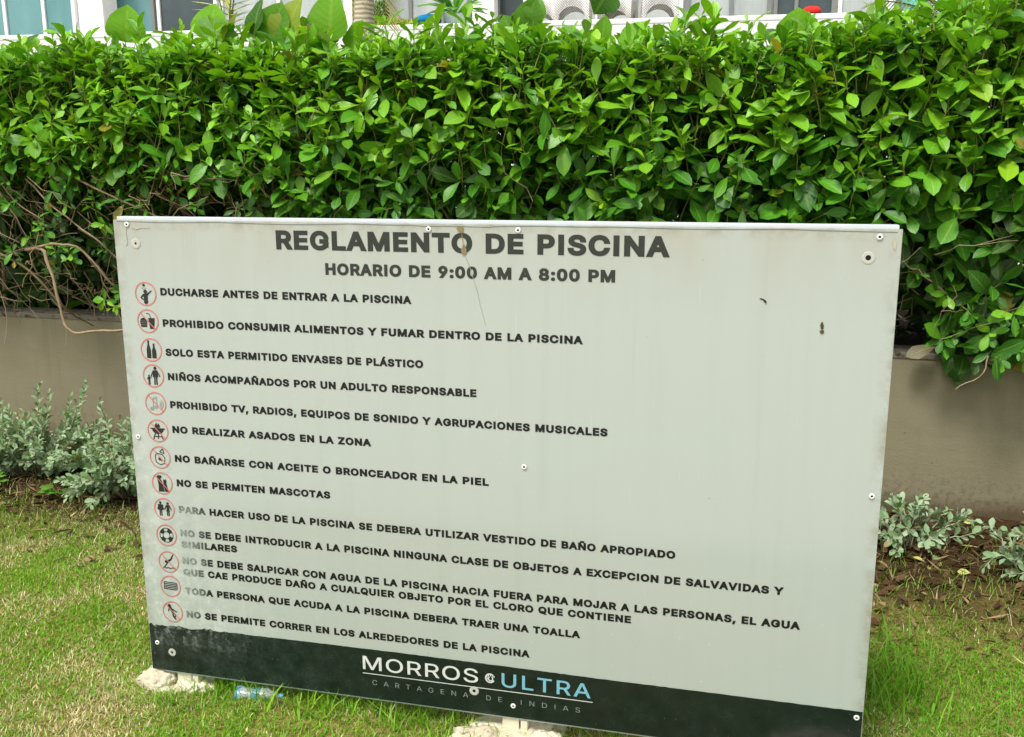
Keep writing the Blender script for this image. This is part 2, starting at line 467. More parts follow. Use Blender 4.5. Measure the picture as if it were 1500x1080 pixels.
while m < 540:
    x = rng.uniform(-2.6, 3.2); z = rng.uniform(.72, 1.5)
    b = bareness(x, z)
    if rng.random() > (.10 + b): continue
    m += 1
    y = front_y(x, z) + rng.uniform(-.05, .22)
    ln = rng.uniform(.08, .34); an = rng.normal(-.6, .75) if x < -.4 else rng.normal(1.2, .9)
    dv = np.array([math.cos(an), rng.normal(0, .45), math.sin(an)])*ln
    p = np.array((x, y, z)); q = p + dv
    P = wig(p-HO, q-HO, 6, .011)
    TW.add(P, rng.uniform(.0014, .0036), .0009)
    if rng.random() < .6:
        TW.add(wig(P[3], P[3] + np.array([rng.normal(0, .06), rng.normal(0, .04), rng.normal(0, .06)]), 4, .004), .0014, .0007)
tw = TW.build('twigs', M_FINE, hedge); tw['kind'] = 'stuff'

# ------------------------------------------------------------------ pool rules sign
SW, SZ0, SZ1 = 1.8, .05, 1.2449
sign = thing('pool_rules_sign', 'large white pool rules signboard standing in front of the hedge', 'sign', (0, 0, 0))
k = NT('sign_face'); v = k.coord()
sx = k.n('ShaderNodeSeparateXYZ'); k.l(v, sx.inputs[0])
big = k.noise(k.mapping(v, (1.2, 1, 2.2)), 1.6, 4)
c = k.mix(big, srgb(172, 177, 168), srgb(165, 177, 171))
stk = k.noise(k.mapping(v, (16, 1, .8)), 1.4, 3)
c = k.mix(k.maprange(stk, .5, .78, 0, .22), c, srgb(152, 164, 156))
topdirt = k.math('MULTIPLY', k.maprange(sx.outputs[2], 1.05, 1.245), k.maprange(k.noise(k.mapping(v, (7, 1, 1.2)), 1.5, 5), .35, .75, .1, .6))
c = k.mix(topdirt, c, srgb(156, 150, 130))
# bleached, scuffed lower-left corner
dl = k.math('ADD', k.math('MULTIPLY', sx.outputs[0], 1.6), k.math('MULTIPLY', sx.outputs[2], .9))
scf = k.math('MULTIPLY', k.maprange(dl, .45, .95, 1, 0), k.maprange(k.noise(v, 26, 6, .7), .42, .66))
c = k.mix(k.math('MULTIPLY', scf, .55), c, srgb(200, 208, 202))
spk = k.math('MULTIPLY', k.maprange(k.noise(v, 75, 2), .69, .74), k.maprange(sx.outputs[2], .1, .6, .8, .15))
c = k.mix(spk, c, srgb(192, 200, 190))
dsp = k.maprange(k.noise(k.mapping(v, (1, 1, 1), (3, 5, 2)), 48, 2), .755, .775, 0, .55)
c = k.mix(dsp, c, srgb(128, 128, 110))
ed = k.math('MINIMUM', k.math('MINIMUM', sx.outputs[0], k.math('SUBTRACT', 1.8, sx.outputs[0])), k.math('SUBTRACT', 1.245, sx.outputs[2]))
edg = k.math('MULTIPLY', k.maprange(ed, .002, .03, .75, 0), k.maprange(k.noise(v, 22, 5, .65), .42, .68))
c = k.mix(edg, c, srgb(132, 128, 106))
run = k.math('MULTIPLY', k.maprange(k.noise(k.mapping(v, (34, 1, .9), (2, 0, 4)), 1.0, 3), .58, .74, 0, .30), k.maprange(sx.outputs[2], .55, 1.24, 0, 1))
c = k.mix(run, c, srgb(146, 148, 132))
scr = k.noise(k.mapping(v, (60, 1, 2.2), (7, 0, 1)), 3.0, 2)
c = k.mix(k.maprange(scr, .70, .76, 0, .25), c, srgb(196, 204, 198))
k.set(c, k.math('ADD', k.maprange(big, .3, .7, .07, .16), k.math('MULTIPLY', scf, .3)), .6)
k.bump(k.math('ADD', k.noise(k.mapping(v, (1, 1, .5)), 2.6, 2), k.math('MULTIPLY', k.noise(k.mapping(v, (3, 1, 1)), 14, 3), .05)), .10, .02)
M_FACE = k.m
M_EDGE = plain('sign_edge_white', srgb(196, 204, 208), .35, .4, var=.06)
k = NT('sign_band'); v = k.coord()
sx = k.n('ShaderNodeSeparateXYZ'); k.l(v, sx.inputs[0])
n1 = k.noise(v, 18, 6, .7)
dust = k.math('MULTIPLY', k.maprange(sx.outputs[0], .15, .75, .42, .10), k.maprange(n1, .38, .8))
c = k.mix(dust, srgb(15, 27, 25), srgb(84, 98, 96))
scf = k.math('MULTIPLY', k.maprange(sx.outputs[0], .12, .34, 1, 0), k.math('MULTIPLY', k.maprange(k.noise(v, 40, 6, .75), .5, .68), k.maprange(sx.outputs[2], .1, .18)))
c = k.mix(k.math('MULTIPLY', scf, .6), c, srgb(180, 190, 184))
spk = k.maprange(k.noise(v, 130, 2), .72, .77, 0, .45)
c = k.mix(spk, c, srgb(150, 160, 150))
k.set(c, k.maprange(n1, .3, .7, .10, .34), .55)
M_BAND = k.m

def lettering(name, col, col2, fade=True):
    k = NT(name); v = k.coord()
    sx = k.n('ShaderNodeSeparateXYZ'); k.l(v, sx.inputs[0])
    c = k.mix(k.noise(v, 60, 3), col, col2)
    if fade:
        z = sx.outputs[2]
        lim = k.maprange(z, .2, .52, .185, .215)
        d = k.math('SUBTRACT', lim, k.math('ADD', sx.outputs[0], k.math('MULTIPLY', k.math('SUBTRACT', k.noise(v, 12, 4), .5), .12)))
        f = k.math('MULTIPLY', k.maprange(d, .0, .07), k.maprange(z, .50, .57, 1, 0))
        f = k.math('MULTIPLY', f, k.maprange(k.noise(v, 170, 4, .7), .32, .62, .3, .9))
        c = k.mix(f, c, srgb(156, 166, 156))
    k.set(c, .5, .3)
    return k.m
M_TXT = lettering('text_black', srgb(14, 14, 13), srgb(24, 24, 22))
M_FIG = lettering('figure_black', srgb(30, 30, 28), srgb(48, 48, 42), False)
M_HEAD = lettering('text_heading', srgb(40, 43, 38), srgb(54, 58, 52), False)
M_WHITE = lettering('text_white', srgb(214, 218, 214), srgb(190, 196, 192), False)
M_BLUE = lettering('text_blue', srgb(124, 184, 200), srgb(104, 164, 184), False)
M_GREYTXT = lettering('text_grey', srgb(150, 158, 154), srgb(120, 128, 124), False)
M_RING = lettering('ring_red', srgb(196, 100, 90), srgb(206, 124, 114), False)

# panel, band, frame
FY = .0                                    # front of the panel
bm = bmesh.new(); add_box(bm, (0, FY, SZ0), (SW, FY+.005, SZ1), .0008)
me = bpy.data.meshes.new('panel'); bm.to_mesh(me); bm.free()
panel = obj('panel', me, M_FACE, sign)
bt = [(0.0, .1812), (.2, .1832), (.5, .1858), (.7, .1866), (1.0, .1852), (1.2, .1837), (1.5, .183), (1.8, .1822)]
top = []
for i in range(len(bt)-1):
    (x0, z0), (x1, z1) = bt[i], bt[i+1]
    for q in range(24):
        t = q/24; x = x0+(x1-x0)*t
        wear = .0035 if x < .3 else .0006
        top.append((x, z0+(z1-z0)*t + rng.normal(0, wear*.5)))
top.append(bt[-1])
V = []; F = []
for i, (x, z) in enumerate(top):
    xx = min(max(x, .0015), SW-.0015)
    V += [(xx, FY-.0006, SZ0+.0012), (xx, FY-.0006, z)]
    if i: F.append([2*i-2, 2*i, 2*i+1, 2*i-1])
obj('footer_band', mesh_np('footer_band', V, [np.array(F)], False), M_BAND, panel)
box_obj('frame', [((.006, .0062, SZ1-.032), (SW-.006, .034, SZ1+.0075)), ((.006, .0062, SZ0-.007), (SW-.006, .034, SZ0+.03)),
                  ((.006, .0062, SZ0+.0305), (.036, .034, SZ1-.0325)), ((SW-.036, .0062, SZ0+.0305), (SW-.006, .034, SZ1-.0325)),
                  ((.885, .0062, SZ0+.0305), (.915, .034, SZ1-.0325))], M_EDGE, sign, .0015)
box_obj('rear_panel', [((.004, .0352, SZ0-.004), (SW-.004, .039, SZ1+.005))], M_EDGE, sign, .0008)
# gap line along the top where the sheet has lifted
tb = Tubes(4)
P = [(x, -.0004, SZ1-.0022-abs(fnoise(x*3, .3))*.006-(.0025 if .78 < x < .96 else 0)) for x in np.linspace(.01, 1.79, 60)]
tb.add(P, .0009); tb.build('lifted_edge', plain('gap_grey', srgb(134, 138, 136), .8, .2), panel)

GLYPHS = {'A': (479,[[[39,0,16,0,78,170],[140,339,201,509,226,509],[251,509,276,509,338,339],[401,170,463,0,440,0],[418,0,395,0,359,101],[323,202,287,302,281,321],[273,344,264,372,255,400],[245,435,232,478,236,478],[241,478,245,478,233,435],[222,399,213,371,204,343],[196,320,191,302,155,202],[120,101,85,0,62,0]],[[197,142,110,142,110,161],[110,180,110,199,197,199],[283,199,370,199,370,180],[370,161,370,142,283,142]]]),
'B': (456,[[[122,0,60,0,60,170],[60,339,60,509,120,509],[181,509,241,509,276,509],[306,503,329,491,352,479],[369,462,381,442,392,422],[398,399,398,374,398,352],[394,334,387,320,379,306],[369,294,356,286,344,277],[330,271,315,267,315,265],[315,264,315,262,331,261],[347,255,363,245,379,235],[392,221,402,203,413,185],[418,163,418,136,418,111],[412,87,400,67,388,46],[370,30,344,18,319,6],[287,0,247,0,184,0]],[[125,115,125,57,165,57],[205,57,245,57,284,57],[313,65,330,80,347,95],[355,114,355,137,355,154],[351,170,342,184,334,198],[321,209,306,218,290,227],[271,231,248,231,207,231],[166,231,125,231,125,173]],[[125,341,125,285,162,285],[200,285,238,285,257,285],[273,289,288,296,303,303],[315,313,323,326,332,339],[336,355,336,372,336,395],[328,414,313,429,297,444],[273,452,240,452,202,452],[163,452,125,452,125,396]]]),
'C': (510,[[[293,-7,267,-7,223,-7],[184,4,150,25,116,46],[89,76,70,115,50,154],[40,201,40,254,40,308],[50,354,70,393,89,432],[116,462,150,484,184,505],[223,516,267,516,293,516],[317,512,340,504,363,497],[384,486,402,471,420,457],[436,439,448,418,460,398],[468,374,473,348,451,348],[430,348,408,348,404,366],[398,381,389,395,381,408],[370,419,357,428,345,438],[331,444,315,449,300,454],[284,456,267,456,236,456],[208,448,184,432,159,417],[139,394,125,364,111,334],[103,297,103,254,103,211],[111,175,125,145,140,115],[159,92,184,76,209,61],[236,53,267,53,284,53],[300,55,315,60,331,65],[345,71,357,81,370,90],[381,101,389,114,398,128],[404,143,408,160,430,160],[451,160,473,160,469,135],[460,111,448,91,436,70],[421,52,402,38,384,23],[363,12,341,5,318,-3]]]),
'D': (502,[[[271,0,219,0,178,0],[137,0,96,0,96,19],[96,38,96,57,136,57],[175,57,215,57,256,57],[291,65,318,81,345,97],[366,119,379,149,392,179],[399,214,399,255,399,296],[392,331,379,361,366,390],[346,412,320,428,293,444],[260,452,221,452,178,452],[136,452,93,452,93,471],[93,490,93,509,137,509],[181,509,225,509,275,509],[317,499,353,478,388,458],[415,429,433,391,452,353],[462,308,462,255,462,202],[452,157,433,119,414,81],[387,51,351,31,314,10]],[[103,509,125,509,125,339],[125,170,125,0,103,0],[82,0,60,0,60,170],[60,339,60,509,82,509]]]),
'E': (419,[[[165,0,60,0,60,170],[60,339,60,509,164,509],[268,509,372,509,372,490],[372,471,372,452,290,452],[207,452,125,452,125,396],[125,341,125,286,202,286],[278,286,355,286,355,267],[355,248,355,229,278,229],[202,229,125,229,125,172],[125,114,125,57,208,57],[292,57,375,57,375,38],[375,19,375,0,270,0]]]),
'F': (410,[[[82,0,60,0,60,170],[60,339,60,509,163,509],[266,509,369,509,369,490],[369,471,369,452,288,452],[206,452,125,452,125,394],[125,336,125,278,198,278],[272,278,346,278,346,259],[346,240,346,221,272,221],[198,221,125,221,125,147],[125,74,125,0,103,0]]]),
'G': (520,[[[309,-7,269,-7,223,-7],[184,4,149,25,115,46],[88,77,69,116,50,155],[40,201,40,254,40,308],[50,354,69,393,88,432],[115,462,149,484,183,505],[221,516,265,516,292,516],[317,512,340,504,364,496],[385,484,403,469,422,454],[437,437,449,416,461,396],[470,373,474,349,452,349],[430,349,408,349,403,365],[396,380,387,393,379,406],[368,417,356,427,344,436],[330,444,315,448,300,453],[283,456,265,456,235,456],[208,448,183,432,159,417],[139,394,125,364,111,334],[103,297,103,254,103,211],[111,175,125,145,140,115],[159,92,184,76,209,61],[237,53,269,53,297,53],[323,59,345,71,367,83],[384,101,396,123,409,146],[415,172,415,202,421,201],[428,200,434,199,384,199],[333,199,283,199,283,218],[283,237,283,256,348,256],[413,256,478,256,478,237],[478,219,478,200,478,158],[469,122,451,91,433,60],[408,36,377,19,345,2]]]),
'H': (517,[[[82,0,60,0,60,170],[60,339,60,509,82,509],[103,509,125,509,125,435],[125,362,125,289,214,289],[303,289,392,289,392,362],[392,435,392,509,414,509],[435,509,457,509,457,339],[457,170,457,0,435,0],[414,0,392,0,392,77],[392,155,392,232,303,232],[214,232,125,232,125,155],[125,77,125,0,103,0]]]),
'I': (301,[[[111,0,31,0,31,19],[31,38,31,57,60,57],[89,57,118,57,118,189],[118,320,118,452,89,452],[60,452,31,452,31,471],[31,490,31,509,111,509],[190,509,269,509,269,490],[269,471,269,452,240,452],[212,452,183,452,183,320],[183,189,183,57,212,57],[240,57,269,57,269,38],[269,19,269,0,190,0]]]),
'J': (397,[[[230,-7,185,-7,140,-7],[104,6,75,33,47,59],[33,97,33,145,33,155],[33,164,33,173,55,173],[76,173,98,173,98,164],[98,155,98,145,98,114],[106,91,122,74,137,58],[159,50,185,50,211,50],[232,58,248,74,264,91],[272,114,272,145,272,267],[272,388,272,509,293,509],[315,509,336,509,336,388],[336,267,336,145,336,97],[322,59,294,33,266,6]]]),
'L': (393,[[[160,0,60,0,60,170],[60,339,60,509,82,509],[103,509,125,509,125,358],[125,208,125,57,203,57],[282,57,361,57,361,38],[361,19,361,0,261,0]]]),
'M': (628,[[[81,0,60,0,60,170],[60,339,60,509,91,509],[121,509,152,509,193,402],[235,294,277,187,280,180],[284,170,287,159,291,148],[295,136,299,123,303,110],[307,97,311,84,315,71],[319,59,322,49,317,49],[312,49,307,49,310,59],[314,70,318,83,322,95],[326,108,330,121,334,134],[338,147,342,158,346,170],[349,179,352,187,394,294],[435,402,476,509,507,509],[537,509,568,509,568,339],[568,170,568,0,547,0],[525,0,504,0,504,97],[504,194,504,291,504,302],[504,314,504,327,505,340],[505,354,505,369,505,383],[506,398,506,413,506,428],[507,443,507,457,509,457],[511,457,513,457,508,441],[503,426,498,409,492,393],[487,378,482,363,477,348],[472,334,467,322,463,309],[459,299,456,291,418,194],[380,97,342,0,323,0],[305,0,286,0,248,97],[209,194,170,291,167,299],[163,309,159,321,155,333],[150,346,145,361,140,376],[135,391,129,408,124,424],[118,441,112,457,114,457],[117,457,119,457,119,444],[120,431,120,416,120,401],[121,387,121,372,121,357],[121,342,122,328,122,315],[122,302,122,291,122,194],[122,97,122,0,101,0]]]),
'N': (524,[[[82,0,60,0,60,170],[60,339,60,509,85,509],[111,509,136,509,205,400],[274,291,343,183,349,174],[355,164,363,151,370,138],[379,123,388,107,396,90],[405,73,414,55,411,55],[408,54,405,54,403,72],[401,90,401,108,400,126],[399,142,399,157,399,172],[399,185,399,195,399,300],[399,404,399,509,420,509],[442,509,463,509,463,339],[463,170,463,0,438,0],[412,0,387,0,325,97],[264,193,202,290,194,303],[186,316,177,331,169,345],[159,362,148,381,137,400],[123,424,108,452,111,453],[115,453,119,454,120,428],[121,405,122,384,123,362],[124,344,124,328,125,312],[125,300,125,291,125,194],[125,97,125,0,103,0]]]),
'O': (533,[[[311,-7,267,-7,223,-7],[184,4,150,25,116,46],[90,76,70,115,50,154],[40,201,40,254,40,308],[50,354,70,393,90,432],[116,462,150,484,184,505],[223,516,267,516,311,516],[350,505,384,484,418,462],[444,432,464,393,483,354],[493,308,493,254,493,201],[483,154,464,115,444,76],[418,46,384,25,350,4]],[[236,53,267,53,297,53],[325,61,349,76,374,91],[394,114,408,144,423,174],[430,211,430,254,430,298],[423,335,408,365,394,395],[374,417,349,433,325,448],[297,456,267,456,236,456],[209,448,184,433,159,417],[140,394,125,364,111,334],[103,297,103,254,103,211],[111,174,125,144,140,114],[159,92,184,76,209,61]]]),
'P': (444,[[[82,0,60,0,60,170],[60,339,60,509,118,509],[177,509,235,509,274,509],[307,502,332,487,358,473],[377,454,390,430,402,405],[409,378,409,348,409,317],[402,290,390,265,377,241],[358,222,332,207,307,193],[274,186,235,186,193,186],[151,186,109,186,109,205],[109,224,109,242,150,242],[191,242,233,242,259,242],[281,247,297,256,313,265],[325,278,333,294,341,310],[344,328,344,348,344,368],[341,386,333,402,325,417],[313,430,297,439,280,448],[259,452,232,452,196,452],[160,452,125,452,125,301],[125,151,125,0,103,0]]]),
'Q': (533,[[[274,121,245,159,268,159],[290,159,313,159,332,134],[351,109,369,85,374,78],[379,71,384,65,412,27],[440,-10,468,-48,446,-48],[423,-48,401,-48,382,-23],[364,2,346,27,341,33],[336,39,331,46,302,84]],[[311,-7,267,-7,223,-7],[184,4,150,25,116,46],[90,76,70,115,50,154],[40,201,40,254,40,308],[50,354,70,393,90,432],[116,462,150,484,184,505],[223,516,267,516,311,516],[350,505,384,484,418,462],[444,432,464,393,483,354],[493,308,493,254,493,201],[483,154,464,115,444,76],[418,46,384,25,350,4]],[[236,53,267,53,297,53],[325,61,349,76,374,91],[394,114,408,144,423,174],[430,211,430,254,430,298],[423,335,408,365,394,395],[374,417,349,433,325,448],[297,456,267,456,236,456],[209,448,184,433,159,417],[140,394,125,364,111,334],[103,297,103,254,103,211],[111,174,125,144,140,114],[159,92,184,76,209,61]]]),
'R': (449,[[[82,0,60,0,60,170],[60,339,60,509,119,509],[177,509,236,509,275,509],[307,502,333,489,359,475],[378,457,390,433,403,410],[409,382,409,352,409,321],[403,295,390,271,378,248],[359,230,333,217,307,204],[275,198,236,198,189,198],[143,198,96,198,96,217],[96,236,96,255,142,255],[188,255,234,255,260,255],[281,259,298,267,314,275],[326,286,334,300,341,315],[345,332,345,352,345,372],[341,390,334,405,326,420],[314,431,298,440,281,448],[259,452,233,452,197,452],[161,452,125,452,125,301],[125,151,125,0,103,0]],[[378,0,353,0,312,76],[271,153,230,229,254,229],[279,229,303,229,344,153],[386,76,428,0,403,0]]]),
'S': (447,[[[263,-9,224,-9,187,-9],[155,-3,128,9,100,21],[79,38,64,60,49,82],[40,107,38,137,60,137],[82,137,104,137,106,117],[112,101,123,88,134,75],[149,65,166,59,184,52],[203,49,224,49,247,49],[268,53,286,60,304,68],[319,78,329,92,340,105],[346,121,346,139,346,155],[341,169,332,179,323,189],[311,198,296,205,281,211],[264,217,245,222,224,228],[204,234,184,239,142,251],[109,268,86,289,63,311],[52,339,52,372,52,401],[60,426,75,448,90,469],[111,486,138,498,164,510],[194,516,227,516,261,516],[290,510,316,498,342,486],[362,469,377,449,392,428],[400,404,401,378,380,378],[358,378,337,378,335,403],[323,423,302,437,281,451],[256,459,225,459,203,459],[184,455,167,448,151,441],[138,431,129,418,120,406],[115,391,115,376,115,358],[120,344,131,334,142,323],[154,314,169,308,184,302],[199,297,212,293,230,289],[247,284,264,279,279,275],[295,270,312,264,328,257],[344,248,359,238,373,227],[385,214,395,198,404,181],[408,162,408,139,408,111],[401,86,386,64,372,41],[351,24,323,11,296,-2]]]),
'T': (449,[[[85,452,32,452,32,471],[32,490,32,509,160,509],[288,509,417,509,417,490],[417,471,417,452,363,452],[310,452,257,452,257,301],[257,151,257,0,235,0],[214,0,193,0,193,151],[193,301,193,452,139,452]]]),
'U': (517,[[[299,-8,259,-8,219,-8],[184,0,154,15,124,31],[101,53,85,80,68,107],[60,138,60,173,60,285],[60,397,60,509,81,509],[103,509,124,509,124,399],[124,288,124,178,124,154],[130,132,141,113,152,94],[167,79,187,68,207,57],[231,52,259,52,287,52],[311,57,331,68,351,79],[366,94,377,113,387,132],[393,154,393,178,393,288],[393,399,393,509,414,509],[436,509,457,509,457,397],[457,285,457,173,457,138],[449,107,433,80,416,53],[393,31,363,15,334,0]]]),
'V': (479,[[[229,0,204,0,141,170],[79,339,16,509,39,509],[62,509,84,509,120,408],[156,307,192,206,198,189],[206,166,215,137,224,109],[235,73,248,31,243,31],[239,31,235,31,247,74],[258,110,267,138,276,166],[284,189,290,206,325,307],[360,408,395,509,417,509],[440,509,463,509,401,339],[340,170,278,0,253,0]]]),
'X': (474,[[[43,0,18,0,84,95],[151,190,217,284,217,268],[217,252,217,236,155,327],[92,418,29,509,54,509],[79,509,104,509,129,473],[153,437,178,400,188,385],[197,372,204,361,211,350],[217,340,223,329,229,318],[236,306,243,292,240,292],[236,292,232,292,239,306],[246,318,252,329,258,339],[264,350,272,361,279,372],[288,385,298,400,323,437],[348,473,374,509,398,509],[422,509,446,509,384,419],[321,329,259,239,259,255],[259,271,259,287,324,191],[390,96,456,0,431,0],[406,0,382,0,352,43],[322,86,292,129,283,143],[275,155,268,165,262,175],[256,185,250,195,244,206],[238,217,230,231,235,231],[240,231,244,231,238,218],[231,207,225,196,219,186],[213,176,206,166,199,155],[191,143,182,129,152,86],[122,43,91,0,67,0]]]),
'Y': (472,[[[225,0,203,0,203,69],[203,139,203,208,141,308],[79,409,16,509,41,509],[66,509,91,509,125,454],[159,399,192,344,203,326],[213,309,222,292,231,275],[240,255,250,230,241,230],[232,230,224,230,233,255],[242,276,251,293,260,310],[270,327,280,344,314,399],[347,454,381,509,406,509],[430,509,455,509,393,409],[330,308,268,208,268,139],[268,69,268,0,247,0]]]),
'Z': (439,[[[161,0,42,0,42,15],[42,31,42,46,119,159],[196,272,273,385,284,400],[295,415,306,431,318,446],[329,461,341,476,343,469],[346,461,348,454,327,453],[306,453,285,452,264,452],[244,452,223,452,162,452],[101,452,40,452,40,471],[40,490,40,509,159,509],[278,509,397,509,397,493],[397,477,397,462,321,351],[245,240,169,129,158,113],[146,97,134,81,122,65],[110,49,97,33,95,40],[93,47,90,54,111,55],[132,56,152,57,173,57],[193,57,214,57,276,57],[338,57,399,57,399,38],[399,19,399,0,280,0]]]),
'Ñ': (524,[[[82,0,60,0,60,170],[60,339,60,509,85,509],[111,509,136,509,205,400],[274,291,343,183,349,174],[355,164,363,151,370,138],[379,123,388,107,396,90],[405,73,414,55,411,55],[408,54,405,54,403,72],[401,90,401,108,400,126],[399,142,399,157,399,172],[399,185,399,195,399,300],[399,404,399,509,420,509],[442,509,463,509,463,339],[463,170,463,0,438,0],[412,0,387,0,325,97],[264,193,202,290,194,303],[186,316,177,331,169,345],[159,362,148,381,137,400],[123,424,108,452,111,453],[115,453,119,454,120,428],[121,405,122,384,123,362],[124,344,124,328,125,312],[125,300,125,291,125,194],[125,97,125,0,103,0]],[[323,576,307,576,298,576],[290,577,282,580,274,583],[266,586,259,590,252,594],[245,597,239,600,233,603],[228,604,224,604,218,604],[213,601,210,595,208,590],[206,584,206,577,191,577],[177,577,163,577,164,597],[168,614,177,628,186,641],[200,648,218,648,227,648],[235,646,242,643,250,641],[257,637,264,633,270,629],[276,626,283,623,289,620],[294,619,300,619,306,619],[310,621,313,625,316,630],[318,637,319,646,333,646],[347,646,361,646,360,625],[355,608,346,595,337,582]]]),
'Á': (479,[[[39,0,16,0,78,170],[140,339,201,509,226,509],[251,509,276,509,338,339],[401,170,463,0,440,0],[418,0,395,0,359,101],[323,202,287,302,281,321],[273,344,264,372,255,400],[245,435,232,478,236,478],[241,478,245,478,233,435],[222,399,213,371,204,343],[196,320,191,302,155,202],[120,101,85,0,62,0]],[[197,142,110,142,110,161],[110,180,110,199,197,199],[283,199,370,199,370,180],[370,161,370,142,283,142]],[[229,558,213,558,229,592],[245,625,260,659,283,659],[306,659,329,659,307,625],[285,592,263,558,246,558]]]),
'0': (454,[[[264,-7,227,-7,189,-7],[157,3,130,24,103,45],[83,74,69,113,55,152],[48,199,48,254,48,309],[55,356,69,395,83,434],[104,464,130,484,157,505],[189,516,227,516,264,516],[296,505,323,484,350,464],[370,434,384,395,398,356],[405,309,405,254,405,199],[398,152,384,113,370,74],[350,45,323,24,297,3]],[[202,50,227,50,252,50],[273,58,290,74,308,90],[321,113,330,144,339,174],[344,211,344,254,344,297],[339,334,330,365,321,395],[308,419,290,435,273,451],[252,460,227,460,202,460],[180,451,163,435,146,419],[132,395,123,365,114,334],[109,297,109,254,109,211],[114,174,123,144,132,113],[146,90,163,74,180,58]]]),
'8': (453,[[[260,-7,226,-7,192,-7],[162,-1,136,11,109,24],[89,40,74,62,59,83],[52,108,52,135,52,157],[56,177,65,195,74,213],[86,229,101,241,116,253],[133,261,153,265,153,265],[153,266,153,267,128,273],[108,287,93,308,78,329],[70,353,70,380,70,406],[77,429,90,450,104,470],[122,486,146,498,169,510],[196,516,226,516,256,516],[283,510,306,498,329,486],[348,470,361,450,375,429],[382,406,382,380,382,353],[374,329,359,308,344,287],[325,273,300,267,300,266],[300,265,300,265,319,261],[336,253,351,241,366,229],[378,213,387,195,396,177],[401,157,401,135,401,108],[393,83,378,62,364,40],[343,24,317,11,291,-1]],[[204,49,226,49,249,49],[268,53,285,60,301,68],[314,78,323,91,332,105],[337,121,337,139,337,158],[332,174,322,189,313,203],[300,214,283,223,266,231],[247,235,226,235,205,235],[186,231,169,223,152,214],[139,203,130,189,120,174],[115,158,115,139,115,121],[120,105,129,91,138,78],[151,68,167,60,184,53]],[[208,290,226,290,244,290],[260,293,274,300,288,307],[299,318,307,330,315,343],[319,358,319,376,319,393],[315,407,308,420,300,433],[289,443,275,449,261,456],[245,460,226,460,208,460],[191,456,177,449,163,443],[152,433,145,420,137,407],[133,393,133,376,133,358],[137,343,145,330,152,318],[163,307,178,300,192,293]]]),
'9': (453,[[[195,516,226,516,258,516],[286,508,310,494,335,480],[354,460,368,434,382,409],[389,380,389,347,389,323],[383,297,373,270,362,243],[343,209,315,168,277,112],[239,56,200,0,177,0],[154,0,130,0,187,83],[244,165,301,248,303,248],[305,248,307,248,303,238],[296,229,287,221,279,213],[269,207,257,202,245,197],[232,195,218,195,187,195],[160,201,137,214,114,227],[96,245,83,269,70,292],[64,320,64,352,64,384],[71,412,85,436,99,461],[118,480,143,494,167,508]],[[246,460,226,460,207,460],[189,456,174,446,159,437],[147,424,138,407,130,391],[125,372,125,352,125,330],[130,312,138,295,147,279],[159,266,174,257,189,248],[207,243,226,243,246,243],[263,248,279,257,294,266],[306,279,314,295,323,311],[327,330,327,350,327,372],[323,391,314,407,306,424],[294,437,279,446,264,456]]]),
':': (188,[[[108,-4,95,-4,83,-4],[72,0,63,9,54,18],[50,28,50,41,50,54],[54,65,63,73,72,82],[83,87,95,87,108,87],[119,82,128,73,137,65],[141,54,141,41,141,28],[137,18,128,9,119,0]],[[108,271,95,271,83,271],[72,275,63,284,54,293],[50,304,50,316,50,329],[54,340,63,349,72,357],[83,362,95,362,108,362],[119,357,128,349,137,340],[141,329,141,316,141,304],[137,293,128,284,119,275]]]),
',': (188,[[[53,-119,38,-119,48,-56],[58,8,68,71,91,71],[114,71,137,71,119,8],[102,-56,84,-119,69,-119]]])}
GLYPHS['I'] = (215, [[[x, y]*3 for x, y in ((74, 0), (136, 0), (136, 509), (74, 509))]])
